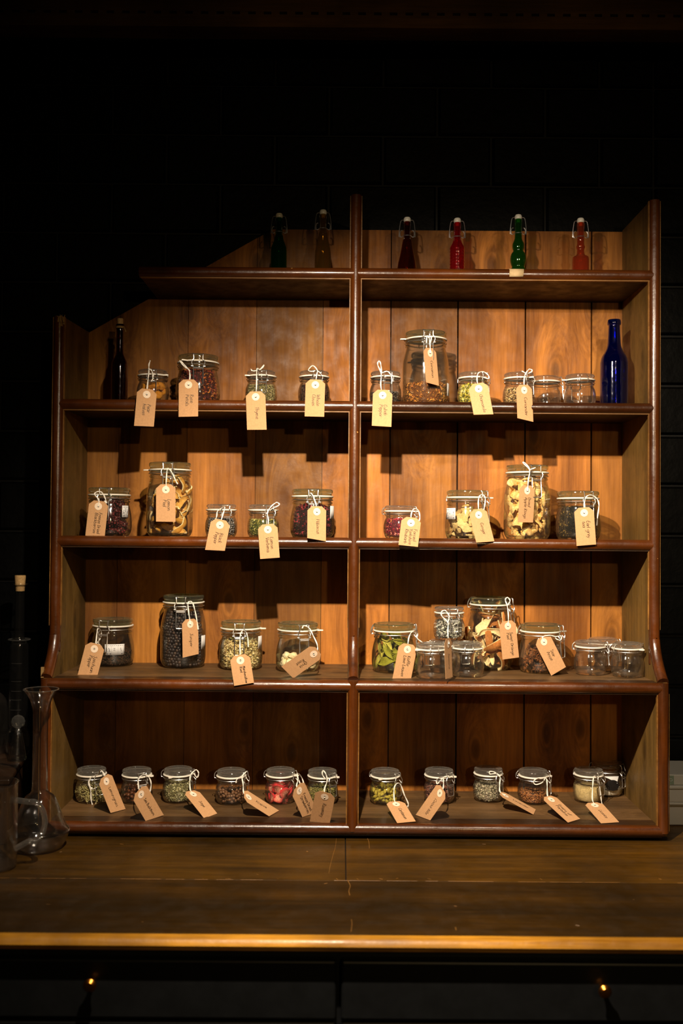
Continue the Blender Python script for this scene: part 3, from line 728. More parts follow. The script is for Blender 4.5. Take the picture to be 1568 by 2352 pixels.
def pieces(root, kind, name, label, cat, group, n, z0, z1f, size, nproto=4, tilt=None, scale=1.0, grav=.00004):
    """countable pieces pushed apart inside the jar, each an object of its own"""
    d = JK[root['_k']]['d']; r = random.Random(n*31+int(size*1e4))
    me = [piece(kind, i+1) for i in range(nproto)]
    P = []
    for i in range(n):
        z = z0+size*.5 + (z1f-z0-size)*(i+.5)/n; R = max(.001, inner_r(d, z)-size*.56); a = r.uniform(0, 2*PI); q = math.sqrt(r.uniform(.25, 1))
        P.append(Vector((R*q*math.cos(a), R*q*math.sin(a), z)))
    for it in range(60):
        for i in range(n):
            for j in range(i):
                dv = P[i]-P[j]; L = dv.length or 1e-6
                if L < size: s_ = dv*((size-L)/L*.25); P[i] += s_; P[j] -= s_
            P[i].z = max(z0+size*.42, min(z1f-size*.3, P[i].z - grav))
            R = max(.001, inner_r(d, P[i].z)-size*.54); q = math.hypot(P[i].x, P[i].y)
            if q > R: P[i].x *= R/q; P[i].y *= R/q
    for i, p in enumerate(P):
        o = bpy.data.objects.new(name, me[i % nproto]); COL.objects.link(o)
        o.location = Vector(root.location) + p*root.scale[0]
        if tilt == 'wall':       # lying against the glass
            a = math.atan2(p.y, p.x); o.rotation_euler = (Matrix.Rotation(a, 3, 'Z') @ Matrix.Rotation((-PI/2 if kind in ('lemonpeel', 'orangepeel') and r.random() < .6 else PI/2) + r.uniform(-.45, .45), 3, 'Y') @ Matrix.Rotation(r.uniform(-.3, .3), 3, 'X') @ Matrix.Rotation(r.uniform(0, 6.28), 3, 'Z')).to_euler()
        else: o.rotation_euler = (r.uniform(0, 6.28), r.uniform(0, 6.28), r.uniform(0, 6.28))
        s_ = scale*r.uniform(.88, 1.12); o.scale = (s_,)*3
        tag(o, label, cat, group)

# ------------------------------------------------------------------ handwriting: pen strokes, x height 4, capitals 7
GL = {}
for row_ in '''a 5 4,4 2,4.3 .5,3 .5,1 2,0 3.5,1 4,4 4,1 4.8,0
b 4.6 .5,7 .5,0 .5,3 2,4 3.5,3 3.5,1 2,0 .5,.5
c 4.2 3.5,3.5 2,4 .5,3 .5,1 2,0 3.5,.6
d 5 3.8,3.5 2,4 .5,3 .5,1 2,0 3.8,1|4,7 4,0
e 4.2 .5,2 3.5,2.4 3,4 1.5,4 .5,2.5 .6,.8 2,0 3.6,.7
f 3.6 3.4,6.5 2.5,7 1.6,6 1.4,0|.3,4 3,4
g 5 3.8,3.5 2,4 .5,3 .6,1.2 2,.5 3.8,1.5|4,4 3.8,-1.5 2.5,-3 .8,-2.4
h 4.6 .5,7 .5,0 .6,2.5 2,4 3.3,3.5 3.5,0
i 2.4 .8,4 .8,.4 1.6,0|.9,5.6 1.1,5.9
j 2.6 1,4 1,-2 0,-3|1,5.6 1.2,5.9
k 4.2 .5,7 .5,0|3,4 .6,1.8 3.4,0
l 2.4 .8,7 .8,.5 1.6,0
m 6.6 .5,4 .5,0 .6,3 1.8,4 2.6,3.4 2.7,0 2.8,3 4,4 5,3.4 5.3,0
n 4.8 .5,4 .5,0 .6,2.8 2,4 3.3,3.4 3.6,0
o 4.6 2,4 .6,3 .6,1 2,0 3.6,1 3.6,3 2,4
p 4.6 .5,4 .5,-3|.5,3 2,4 3.5,3 3.5,1 2,0 .5,1
r 3.6 .5,4 .6,0 .7,2.8 2,4 3.2,3.8
s 3.8 3,3.6 1.5,4 .6,3 2.6,1.6 2.6,.5 1.4,0 .3,.6
t 3.4 1.4,6 1.4,.6 2.6,0|.2,4 2.8,4
u 4.8 .5,4 .6,.8 1.8,0 3.4,1 3.6,4 3.7,.6 4.4,0
v 4.2 .4,4 1.8,0 3.4,4
w 6 .4,4 1.4,0 2.6,3.4 3.8,0 5.2,4
x 4 .5,4 3.2,0|3.2,4 .4,0
y 4.4 .5,4 1.2,1.2 2.4,1 |3.8,4 2.4,-1.4 .6,-3
z 4 .5,4 3.2,4 .5,0 3.5,0
A 5.4 .3,0 2.3,7 4.4,0|1.2,2.6 3.7,2.6
B 5 .6,7 .6,0|.6,7 3,6.5 3.2,4.6 .8,3.7 3.6,3 3.4,.6 .6,0
C 5 4.2,6 2.6,7 .7,5 .5,2 2,0 4.2,.8
D 5.2 .6,7 .6,0|.4,7 3.4,6 4.2,3.4 3,.8 .4,0
E 4.6 3.8,7 .7,7 .6,0 3.9,0|.6,3.7 3.2,3.7
F 4.6 .8,7 .6,0|.3,7 4,7|.6,3.8 3,3.8
G 5.4 4.2,6 2.6,7 .7,5 .5,2 2,0 4.1,1 4.2,3 2.6,3
H 5.4 .6,7 .6,0|4.2,7 4.2,0|.6,3.6 4.2,3.6
J 4.4 1,7 4,7|2.6,7 2.6,1.2 1.4,0 .2,1
K 4.8 .6,7 .6,0|3.8,7 .8,3.2 4.2,0
L 4.4 .7,7 .6,0 3.8,.2
M 6.6 .5,0 .8,7 2.8,2.4 4.8,7 5.4,0
N 5.4 .6,0 .7,7 4,0 4.2,7
O 5.2 2.4,7 .5,5 .6,1.6 2.4,0 4.3,1.8 4.3,5 2.4,7
P 4.8 .6,7 .6,0|.4,7 3.4,6.6 3.6,4.4 .6,3.4
R 5 .6,7 .6,0|.4,7 3.4,6.6 3.4,4.6 .8,3.6 4,0
S 4.6 3.8,6.2 2.2,7 .8,5.6 3.4,2.6 3,.6 1.6,0 .3,.8
T 4.8 .2,7 4.6,7|2.4,7 2.3,0
V 5 .4,7 2.4,0 4.4,7
W 7 .3,7 1.6,0 3.2,5.6 4.8,0 6.4,7
Y 4.6 .4,7 2.2,3.6|4.2,7 1.6,0'''.split('\n'):
    ch, wd, rest = row_.split(' ', 2)
    GL[ch] = (float(wd), [[tuple(map(float, q.split(','))) for q in st.split()] for st in rest.split('|')])
def write(b, lines, fn, sc, starts, r):
    """fn(u along the writing, v up) -> 3d point on the card"""
    pw = .00033
    for txt, (u0, v0) in zip(lines, starts):
        u = u0; slope = r.uniform(-.02, .05)
        for ch in txt:
            if ch == ' ': u += 3.2*sc; continue
            wd, sts = GL[ch]; dz = r.uniform(-.35, .35); k = r.uniform(.9, 1.12)
            for st in sts:
                P = spline([(u + (x*k + .12*y + r.uniform(-.12, .12))*sc, v0 + slope*(u-u0) + (y*r.uniform(.94, 1.06) + dz)*sc, 0) for x, y in st], 3)
                for p, q in zip(P, P[1:]):
                    dd = (q-p); L = dd.length
                    if L < 1e-7: continue
                    nn = Vector((-dd.y, dd.x, 0))/L*pw; e = dd/L*pw*.6
                    b.add([fn(*(p-e-nn)[:2]), fn(*(q+e-nn)[:2]), fn(*(q+e+nn)[:2]), fn(*(p-e+nn)[:2])], [(0, 1, 2, 3)])
            u += wd*k*sc
def paper_tag(lines, H, BL, BR, strings, Ya, label, mode='hang', Y=-.021, size=1.0, seed=None, off=.0):
    """kraft card hung by a cotton string. H, BL, BR: eyelet and lower corners; Ya: distance of the jar front where the string is tied"""
    r = random.Random(seed or len(lines[0])*17+int(H[0]))
    W0, L0 = .0445, .0745
    if mode == 'floor':
        zf = off; bl, br = onZ(*BL, zf+.0015), onZ(*BR, zf+.0015); mid = (bl+br)/2
        d = ray(*H); o = Vector((CXX, -DIST, HZ)); best = None
        L = L0*size
        # the nearest point on the sight line that lies one card length from the lower edge, on the far side
        t0 = (mid.y+DIST)/d.y; lo = None
        for k in range(400):
            t = t0 + .12 - k*.0005; p = o + d*t; e = abs((p-mid).length - L)
            if p.z > zf + .004 and (best is None or e < best[0]): best = (e, p)
        h = best[1]
    else:
        h = onY(*H, Y); bl, br = onY(*BL, Y), onY(*BR, Y)
        wv = (br-bl).length; full = W0*size
        if wv < full*.97:
            dy = math.sqrt(full*full - wv*wv)*.5; sg = 1 if mode != 'turnl' else -1
            bl.y -= dy*sg; br.y += dy*sg
        mid = (bl+br)/2
    Wx = (br-bl).normalized(); Dn = (mid-h); Ln = Dn.length; Dn.normalize(); Wx = (Wx - Dn*Wx.dot(Dn)).normalized(); Nn = Dn.cross(Wx).normalized()
    if Nn.y > 0: Nn = -Nn
    hw = W0*size/2; top = -.0125; Lb = Ln; c = .0095
    root = empty('paper_tag', h, label, 'tag', 'brown paper tags')
    bend = r.uniform(-.0022, .0022)
    P = lambda x, y, t=0: Wx*x + Dn*y + Nn*(t + bend*((y/Lb)**2))
    b = MB(); ys = [top, top+c] + [top+c + (Lb-top-c)*k/5 for k in range(1, 6)]
    hws = [hw-c*1.1] + [hw]*6; skew = (bl-br).dot(Dn)/(2*hw)
    th = .00042; v = []
    for t in (th/2, -th/2):
        for k, (y, q) in enumerate(zip(ys, hws)):
            for s in (-1, 1): v.append(P(s*q, y - (skew*s*q if k == 6 else 0), t))
    n = len(ys); fs = []
    for k in range(n-1):
        fs += [(2*k, 2*k+1, 2*k+3, 2*k+2), (2*n+2*k, 2*n+2*k+2, 2*n+2*k+3, 2*n+2*k+1), (2*k, 2*k+2, 2*n+2*k+2, 2*n+2*k), (2*k+1, 2*n+2*k+1, 2*n+2*k+3, 2*k+3)]
    fs += [(0, 2*n, 2*n+1, 1), (2*n-2, 2*n-1, 4*n-1, 4*n-2)]
    b.add(v, fs); b.build('card', M['card'], root, smooth=False)
    for nm, r0, r1, t, mt in (('reinforcement_ring', .0022, .0086, .0007, 'ring'), ('eyelet_hole', 0, .0022, .00085, 'hole')):
        b = MB(); k = 28; v = []
        for rr in (r0, r1):
            for i in range(k): v.append(P(rr*math.cos(2*PI*i/k), rr*math.sin(2*PI*i/k), t))
        if r0 == 0: b.add(v[k:], [tuple(range(k-1, -1, -1))])
        else: b.add(v, [(i, k+i, k+(i+1) % k, (i+1) % k) for i in range(k)])
        rr_ = b.build(nm, M[mt], root, smooth=False)
    big = 7.6/7/1000
    wd = [sum(GL[ch][0] if ch != ' ' else 3.2 for ch in tx) for tx in lines]
    sc = min(big, (Lb*.70)/max(wd), .0128/ (len(lines)*1.0)/1.0 * 1.0 if len(lines) > 2 else 9)
    gap = sc*9.2 if len(lines) > 1 else 0
    tot = gap*(len(lines)-1)
    starts = []
    for i, tx in enumerate(lines):
        u = .0125 + (Lb-.015-max(wd)*sc)*.30 + (i*sc*2.0 if i else 0)*(.5 if wd[i] < max(wd) else 0)
        starts.append((u, tot/2 - i*gap - sc*2.4 + .0015))
    b = MB(); write(b, lines, lambda u, v_: P(v_, u, .00075), sc, starts, r); b.build('handwriting', M['ink'], root, smooth=False)
    for pts in strings:
        Q = []; m = len(pts)
        for i, p in enumerate(pts):
            t = min(1, i/max(1, m*.45)) if pts is strings[0] else 1
            Q.append(onY(p[0], p[1], h.y - .003 + (Ya - h.y + .003)*t) - h)
        if pts is strings[0]: Q = [Nn*.0018 + Vector((0, 0, -.0005))] + [q for q in Q[1:]]
        sp = spline(Q, 5); b = MB()
        rr = .00085
        for ph in (0, PI):      # two plied strands
            st = []
            for i, q in enumerate(sp):
                a = ph + i*.55; st.append(q + Vector((math.cos(a), -.3*abs(math.sin(a)), math.sin(a)*.5))*.00085)
            b.tube(st, rr, 6)
        b.build('string', M['string'], root)
    return root

# ------------------------------------------------------------------ the stock of jars
def at(px, v, Y): return onY(px, v, Y)
YR = .050                       # jars stand just behind the moulding
def J(kind, px, zs, Y, lab, clasp, tab, v=None, **k):
    p = onY(px, v or 1176, Y); return make_jar(kind, lab, (p.x, Y, zs), clasp, tab, **k)
T2, T3, T4, T5 = z2+ST+.0006, z3+ST+.0006, z4+ST+.0006, z5+ST+.0006
T4F = T4
GS, GM, GL_ = 'small clip-top jars', 'medium clip-top jars', 'large clip-top jars'
# --- second shelf from the top
j = J('S', 351, T2, .056, 'small clip-top jar of dried pear halves beside the corked brown bottle', 8, 62, 890, group=GS); jp = j
pieces(j, 'pear', 'dried_pear_half', 'dried orange-brown pear half inside the small jar next to the corked bottle', 'dried fruit', 'pear halves in the jar', 7, .004, .053, .019, 3, 'wall', .85)
j = J('M', 455, T2, .072, 'medium clip-top jar filled with dried rose petals, left bay, second shelf', 8, -30, 880, group=GM)
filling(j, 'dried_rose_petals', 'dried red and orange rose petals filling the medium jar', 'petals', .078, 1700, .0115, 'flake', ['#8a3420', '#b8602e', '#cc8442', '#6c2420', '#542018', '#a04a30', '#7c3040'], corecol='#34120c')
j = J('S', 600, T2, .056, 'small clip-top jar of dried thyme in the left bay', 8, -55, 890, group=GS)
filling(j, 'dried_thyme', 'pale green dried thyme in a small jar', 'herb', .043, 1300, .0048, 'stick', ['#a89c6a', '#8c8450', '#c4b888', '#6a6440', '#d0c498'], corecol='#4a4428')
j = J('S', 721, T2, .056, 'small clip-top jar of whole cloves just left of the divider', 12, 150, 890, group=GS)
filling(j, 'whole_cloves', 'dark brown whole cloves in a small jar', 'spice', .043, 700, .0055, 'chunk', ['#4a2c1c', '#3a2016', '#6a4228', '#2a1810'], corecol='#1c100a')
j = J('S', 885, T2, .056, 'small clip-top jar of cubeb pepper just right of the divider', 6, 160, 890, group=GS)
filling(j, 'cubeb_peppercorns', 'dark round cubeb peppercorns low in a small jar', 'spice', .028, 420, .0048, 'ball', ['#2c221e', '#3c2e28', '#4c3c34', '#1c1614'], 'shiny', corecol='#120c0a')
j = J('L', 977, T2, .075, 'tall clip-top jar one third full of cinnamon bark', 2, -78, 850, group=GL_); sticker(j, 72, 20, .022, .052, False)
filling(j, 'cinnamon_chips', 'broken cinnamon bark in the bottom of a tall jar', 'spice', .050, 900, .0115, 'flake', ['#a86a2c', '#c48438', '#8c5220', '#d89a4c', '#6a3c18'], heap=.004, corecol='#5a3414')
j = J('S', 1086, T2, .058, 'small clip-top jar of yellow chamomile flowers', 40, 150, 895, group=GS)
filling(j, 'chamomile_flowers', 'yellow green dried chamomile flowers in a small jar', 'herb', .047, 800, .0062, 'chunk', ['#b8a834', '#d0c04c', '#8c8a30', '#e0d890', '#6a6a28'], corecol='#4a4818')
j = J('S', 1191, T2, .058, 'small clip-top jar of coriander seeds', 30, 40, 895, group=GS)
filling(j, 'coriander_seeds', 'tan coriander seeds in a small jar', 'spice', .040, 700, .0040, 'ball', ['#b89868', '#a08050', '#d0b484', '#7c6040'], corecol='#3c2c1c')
J('S', 1252, T2, .105, 'empty small clip-top jar standing behind the coriander jar, clasp to the right', 75, -60, 900, group=GS)
J('S', 1331, T2, .075, 'empty small clip-top jar beside the blue bottle', 180, -80, 900, group=GS)
# --- third shelf
j = J('M', 251, T3, .075, 'medium clip-top jar of dark red freeze dried blackberries at the left end', 0, 150, 1180, group=GM); sticker(j, 58, 22, .045, .072)
pieces(j, 'berry', 'dried_blackberry', 'dark red freeze dried blackberry inside the medium jar at the left end', 'dried fruit', 'blackberries in the jar', 74, .004, .092, .0165, 4, None, 1.22)
j = J('L', 390, T3, .078, 'tall clip-top jar of dried lemon peel in the left bay', 4, -82, 1150, group=GL_)
pieces(j, 'lemonpeel', 'lemon_peel_strip', 'curled strip of dried lemon peel in the tall jar', 'dried fruit', 'lemon peel in the jar', 40, .006, .146, .025, 7, 'wall', 1.15)
j = J('S', 508, T3, .056, 'small clip-top jar of black peppercorns', 22, 150, 1200, group=GS)
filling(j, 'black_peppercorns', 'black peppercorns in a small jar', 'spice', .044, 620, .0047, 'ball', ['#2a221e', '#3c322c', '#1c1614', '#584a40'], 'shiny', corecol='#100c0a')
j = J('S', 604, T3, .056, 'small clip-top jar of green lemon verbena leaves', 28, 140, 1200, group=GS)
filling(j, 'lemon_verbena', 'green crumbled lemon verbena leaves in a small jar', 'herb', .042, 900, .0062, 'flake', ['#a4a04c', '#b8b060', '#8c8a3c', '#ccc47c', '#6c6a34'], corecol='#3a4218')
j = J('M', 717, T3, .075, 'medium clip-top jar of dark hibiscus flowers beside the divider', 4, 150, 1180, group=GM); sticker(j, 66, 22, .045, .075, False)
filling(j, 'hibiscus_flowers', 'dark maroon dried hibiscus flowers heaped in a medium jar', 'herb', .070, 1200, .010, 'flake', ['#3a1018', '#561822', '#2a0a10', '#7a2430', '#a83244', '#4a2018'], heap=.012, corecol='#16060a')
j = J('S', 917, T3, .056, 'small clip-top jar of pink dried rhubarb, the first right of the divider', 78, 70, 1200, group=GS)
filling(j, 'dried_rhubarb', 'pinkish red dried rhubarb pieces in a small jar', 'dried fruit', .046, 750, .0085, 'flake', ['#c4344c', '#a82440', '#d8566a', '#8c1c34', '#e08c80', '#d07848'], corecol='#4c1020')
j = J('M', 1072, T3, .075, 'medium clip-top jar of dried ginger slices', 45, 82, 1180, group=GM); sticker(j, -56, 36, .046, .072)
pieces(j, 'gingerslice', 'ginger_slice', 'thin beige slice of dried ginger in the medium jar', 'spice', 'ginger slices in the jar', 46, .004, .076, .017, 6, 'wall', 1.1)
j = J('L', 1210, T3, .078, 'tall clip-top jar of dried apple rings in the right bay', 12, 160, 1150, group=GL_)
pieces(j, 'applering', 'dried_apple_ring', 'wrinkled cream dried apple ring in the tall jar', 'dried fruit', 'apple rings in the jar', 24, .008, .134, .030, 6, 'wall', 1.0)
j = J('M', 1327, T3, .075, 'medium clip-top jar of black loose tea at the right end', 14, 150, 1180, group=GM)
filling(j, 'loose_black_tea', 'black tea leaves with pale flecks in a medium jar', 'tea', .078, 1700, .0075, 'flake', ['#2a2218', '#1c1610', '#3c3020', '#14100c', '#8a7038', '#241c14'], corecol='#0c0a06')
# --- fourth shelf
def base4(px, v, zs, rb): return onZ(px, v, zs).y + rb
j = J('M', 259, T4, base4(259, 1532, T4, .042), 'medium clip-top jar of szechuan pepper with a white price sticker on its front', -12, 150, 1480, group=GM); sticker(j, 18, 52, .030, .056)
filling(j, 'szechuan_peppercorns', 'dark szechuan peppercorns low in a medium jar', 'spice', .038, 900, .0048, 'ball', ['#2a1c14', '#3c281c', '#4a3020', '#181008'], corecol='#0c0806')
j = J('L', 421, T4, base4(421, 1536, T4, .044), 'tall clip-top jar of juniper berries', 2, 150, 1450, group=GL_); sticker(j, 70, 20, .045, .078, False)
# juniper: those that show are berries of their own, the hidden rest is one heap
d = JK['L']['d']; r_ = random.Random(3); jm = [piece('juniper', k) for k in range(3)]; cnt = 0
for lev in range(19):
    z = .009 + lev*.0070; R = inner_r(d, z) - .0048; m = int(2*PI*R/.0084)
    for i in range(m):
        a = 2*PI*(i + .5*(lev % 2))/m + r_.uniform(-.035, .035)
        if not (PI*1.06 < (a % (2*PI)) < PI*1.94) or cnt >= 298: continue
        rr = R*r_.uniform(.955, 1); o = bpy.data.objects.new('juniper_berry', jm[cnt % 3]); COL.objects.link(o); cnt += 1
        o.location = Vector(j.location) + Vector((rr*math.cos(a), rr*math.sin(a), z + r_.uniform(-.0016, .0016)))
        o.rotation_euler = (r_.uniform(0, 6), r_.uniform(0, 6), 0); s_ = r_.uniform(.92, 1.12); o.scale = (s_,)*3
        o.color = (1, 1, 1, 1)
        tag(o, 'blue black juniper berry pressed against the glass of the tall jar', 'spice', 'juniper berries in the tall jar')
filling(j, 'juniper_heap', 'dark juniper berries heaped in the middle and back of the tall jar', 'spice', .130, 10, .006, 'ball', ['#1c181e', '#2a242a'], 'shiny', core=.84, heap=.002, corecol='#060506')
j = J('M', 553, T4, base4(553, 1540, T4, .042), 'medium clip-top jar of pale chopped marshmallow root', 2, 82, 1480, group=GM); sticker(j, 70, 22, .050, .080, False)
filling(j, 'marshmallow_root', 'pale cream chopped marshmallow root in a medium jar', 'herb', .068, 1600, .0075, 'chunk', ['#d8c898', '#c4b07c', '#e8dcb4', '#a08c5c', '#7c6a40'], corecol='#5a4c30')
j = J('M', 684, T4, base4(684, 1545, T4, .042), 'medium clip-top jar with a few white orris root lumps beside the divider', 18, 78, 1480, group=GM)
pieces(j, 'orris', 'orris_root_lump', 'knobbly white lump of orris root in the medium jar', 'herb', 'orris root lumps in the jar', 34, .004, .044, .0145, 4, None, 1.3)
j = J('M', 904, T4, base4(904, 1547, T4, .042), 'medium clip-top jar of green lime leaves', 80, 120, 1480, group=GM)
pieces(j, 'limeleaf', 'lime_leaf', 'green lime leaf folded inside the medium jar', 'herb', 'lime leaves in the jar', 30, .004, .082, .026, 6, 'wall', 1.0)
J('S', 991, T4, base4(991, 1560, T4, .029), 'empty small clip-top jar in front on the left, beside the lime leaf jar', 184, -60, 1510, group=GS, scale=1.02)
J('S', 1073, T4, base4(1073, 1557, T4, .029), 'empty small clip-top jar in front of the sweet orange peel jar', 178, 150, 1510, group=GS, scale=1.02)
yb_ = base4(1073, 1557, T4, .029)+.071
xb_ = onY(1021, 1470, yb_).x
jb = make_jar('S', 'empty small clip-top jar at the back carrying another small jar on its lid', (xb_, yb_, T4), -60, -70, group=GS)
j = make_jar('S', 'small clip-top jar of grey jasmine flowers standing on the lid of another jar', (onY(1031, 1440, yb_).x, yb_, T4+.0775), 10, 150, group=GS)
filling(j, 'jasmine_flowers', 'grey dried jasmine flowers in the raised small jar', 'herb', .046, 420, .019, 'flake', ['#b0b0ac', '#8c8c8a', '#c4c4be', '#6c6c6a', '#d4d4d0'], core=.6, corecol='#4c4c4a')
jasY = yb_
j = J('L', 1125, T4, base4(1125, 1541, T4, .044), 'tall clip-top jar of curled sweet orange peel', 62, 150, 1450, group=GL_)
pieces(j, 'orangepeel', 'orange_peel_curl', 'curled piece of dried orange peel with pale pith in the tall jar', 'dried fruit', 'orange peel in the tall jar', 36, .006, .146, .028, 7, 'wall', 1.08)
j = J('M', 1241, T4, base4(1241, 1548, T4, .042), 'medium clip-top jar half full of star anise', 55, 90, 1480, group=GM)
pieces(j, 'anise', 'star_anise', 'brown star anise inside the medium jar', 'spice', 'star anise in the jar', 44, .004, .066, .0175, 4, 'wall', 1.05)
J('S', 1355, T4, base4(1355, 1552, T4, .029), 'empty small clip-top jar in front on the left of the group of three', 72, 150, 1510, group=GS, scale=1.02)
J('S', 1385, T4, base4(1355, 1552, T4, .029)+.082, 'empty small clip-top jar standing behind the other two near the right end', 60, 150, 1490, group=GS)
J('S', 1440, T4, base4(1440, 1557, T4, .029), 'empty small clip-top jar farthest right on the fourth shelf', 105, 40, 1510, group=GS, scale=1.02)
# --- bottom shelf
def J5(px, v, lab, clasp, tab, **k): return J('S', px, T5, base4(px, v, T5, .029), lab, clasp, tab, 1800, group=GS, **k)
j = J5(210, 1846, 'small clip-top jar of dried lemongrass, first on the bottom shelf', 40, 150)
filling(j, 'dried_lemongrass', 'tangled pale strands of lemongrass in a small jar', 'herb', .036, 260, .020, 'stick', ['#a8a068', '#c4bc84', '#8c8450', '#d4cc9c'], core=.55, corecol='#3c3820')
j = J5(314, 1848, 'small clip-top jar of dark orange sea buckthorn berries', 30, 72)
pieces(j, 'seabuck', 'sea_buckthorn_berry', 'shrivelled dark orange sea buckthorn berry in the small jar', 'dried fruit', 'sea buckthorn berries in the jar', 90, .004, .038, .0088, 4, None, 1.1)
j = J5(409, 1846, 'small clip-top jar of pale green sage', 74, -20)
filling(j, 'dried_sage', 'pale grey green sage leaves in a small jar', 'herb', .045, 1300, .0080, 'flake', ['#b4b084', '#ccc69e', '#98926a', '#dcd6b4', '#807c54'], corecol='#6a6644')
j = J5(531, 1850, 'small clip-top jar of brown allspice berries', 70, 60)
pieces(j, 'allspice', 'allspice_berry', 'round brown allspice berry in the small jar', 'spice', 'allspice berries in the jar', 150, .004, .036, .0076, 3, None, 1.12)
j = J5(644, 1848, 'small clip-top jar of red strawberry slices', 66, 80)
pieces(j, 'strawberry', 'dried_strawberry_slice', 'pinkish red dried strawberry slice in the small jar', 'dried fruit', 'strawberry slices in the jar', 18, .004, .040, .0185, 4, 'wall', .95)
j = J5(740, 1850, 'small clip-top jar of rosemary beside the divider', 40, 66)
filling(j, 'dried_rosemary', 'olive green rosemary needles in a small jar', 'herb', .036, 1300, .0055, 'stick', ['#8c8644', '#a8a25c', '#6c6830', '#c0b878'], corecol='#3c3a1a')
j = J5(884, 1850, 'small clip-top jar of green cardamom pods right of the divider', 50, -20)
pieces(j, 'pod', 'cardamom_pod', 'pale green cardamom pod in the small jar', 'spice', 'cardamom pods in the jar', 110, .004, .041, .0092, 4, None, 1.1)
j = J5(1008, 1848, 'small clip-top jar of brown cocoa nibs', 36, 62)
filling(j, 'cocoa_nibs', 'reddish brown cocoa nibs in a small jar', 'cocoa', .041, 1000, .0050, 'chunk', ['#7a4c40', '#946054', '#5c362c', '#b07c6c', '#40241c'], corecol='#2c1814')
j = J5(1121, 1844, 'small clip-top jar of grey lavender flowers', 34, 150)
filling(j, 'dried_lavender', 'pale grey lavender buds in a small jar', 'herb', .039, 1100, .0045, 'chunk', ['#b8b09c', '#a09884', '#ccc4b0', '#807868', '#68604c'], corecol='#4c4638')
j = J5(1224, 1849, 'small clip-top jar with a little brown grains of paradise', 72, 80)
filling(j, 'grains_of_paradise', 'reddish brown grains lying low in a small jar', 'spice', .024, 1200, .0030, 'ball', ['#8c5428', '#a4683a', '#6c3c1c', '#c08450'], heap=.002, corecol='#3c200e')
j = J5(1351, 1846, 'small clip-top jar of beige licorice powder', 34, 150)
filling(j, 'licorice_powder', 'fine beige licorice powder in a small jar', 'spice', .036, 500, .0012, 'ball', ['#d0b884', '#c4aa74', '#dcc898'], tilt=.02, core=.985, corecol='#d0b884')
j = J('S', 1393, T5, base4(1393, 1846, T5, .029)+.060, 'small clip-top jar of white powder with a black round label, behind the licorice jar', 55, 150, 1800, group=GS, seal=False, scale=1.04)
filling(j, 'white_powder', 'fine white powder at the bottom of the rear small jar', 'powder', .017, 300, .0012, 'ball', ['#e4dcd0', '#f0e8dc'], core=.985, corecol='#e8e0d4')
# black disc and white triangular label on that jar
dd = JK['S']['d']; R = dd['R']+.0006; a0 = math.radians(-90+6) - j.rotation_euler.z
def onjar(u, z, off=0): a = a0 + u/R; q = inner_r(dd, z) + dd['wall'] + .0022 + off; return (q*math.cos(a), q*math.sin(a), z)
b = MB(); n = 28; cc = [onjar(0, .030, .0004)] + [onjar(.0165*math.cos(2*PI*i/n), .030+.0125*math.sin(2*PI*i/n), .0004) for i in range(n)]
b.add(cc, [(0, 1+i, 1+(i+1) % n) for i in range(n)]); b.build('round_label', M['blacklabel'], j)['label'] = 'black round paper label'
b = MB(); b.add([onjar(-.024, .049), onjar(-.008, .050), onjar(.008, .050), onjar(.022, .049), onjar(.014, .040), onjar(.012, .034), onjar(0, .041), onjar(-.012, .046)], [(0, 7, 1), (1, 7, 6), (1, 6, 2), (2, 6, 4), (4, 6, 5), (2, 4, 3)])
b.build('triangular_label', M['sticker'], j)['label'] = 'white triangular paper label'

# ------------------------------------------------------------------ tags
F5, F4 = z5+ST, z4+ST
def TG(txt, H, BL, BR, s, where, Ya=.008, **k):
    lines = txt.split('/')
    paper_tag(lines, H, BL, BR, s, Ya, 'brown card tag reading %s, %s' % (txt.replace('/', ' '), where), **k)
TG('Pear/halves', (336.8,906), (309.4,978.7), (352,979), [[(337,906),(338,890),(341,862),(343,848),(349,853),(351,868),(347,877)], [(342,850),(342,838),(345,828)]], 'hanging over the second shelf edge near the corked bottle', .014)
TG('Rose/Petals', (432.8,884), (410.8,957.6), (454.4,956.5), [[(433,884),(436,868),(434,850),(424,843),(413,829),(419,833),(430,846),(436,852)]], 'hanging over the second shelf edge')
TG('Thyme', (587,911.6), (567,987), (612,986.7), [[(587,911),(589,885),(590,848),(597,849),(606,838),(602,846)], [(590,851),(580,852),(576,848)]], 'hanging over the second shelf edge', .014)
TG('Whole/Cloves', (724,884), (699.5,956), (744,957), [[(724,884),(727,862),(728,850),(718,840),(708,850),(716,853),(727,851),(737,858)]], 'hanging over the second shelf edge', .014)
TG('Cubeb/Pepper', (878.4,908), (853.3,978), (898.5,980.7), [[(878,908),(874,885),(875,858),(867,838),(870,829),(874,836),(876,856)], [(876,857),(890,853),(899,866),(899,882)]], 'hanging over the second shelf edge', .014)
TG('Cinnamon', (986.9,811.4), (977.3,880.6), (1009.3,883.9), [[(987,811),(987,790),(985,776),(980,773),(979,800)], [(983,776),(990,774),(988,792)]], 'hanging on the tall jar', .020, Y=.008)
TG('Chamomile', (1098.8,892.9), (1087.3,952.7), (1132.6,951.6), [[(1099,893),(1095,872),(1098,857),(1110,854),(1121,862),(1121,870),(1108,866)]], 'hanging over the second shelf edge', .014)
TG('Coriander', (1203.1,896.3), (1187,961.4), (1226.6,967.7), [[(1203,896),(1203,876),(1206,860),(1215,848),(1222,852),(1210,858),(1198,852)]], 'hanging over the second shelf edge', .014)
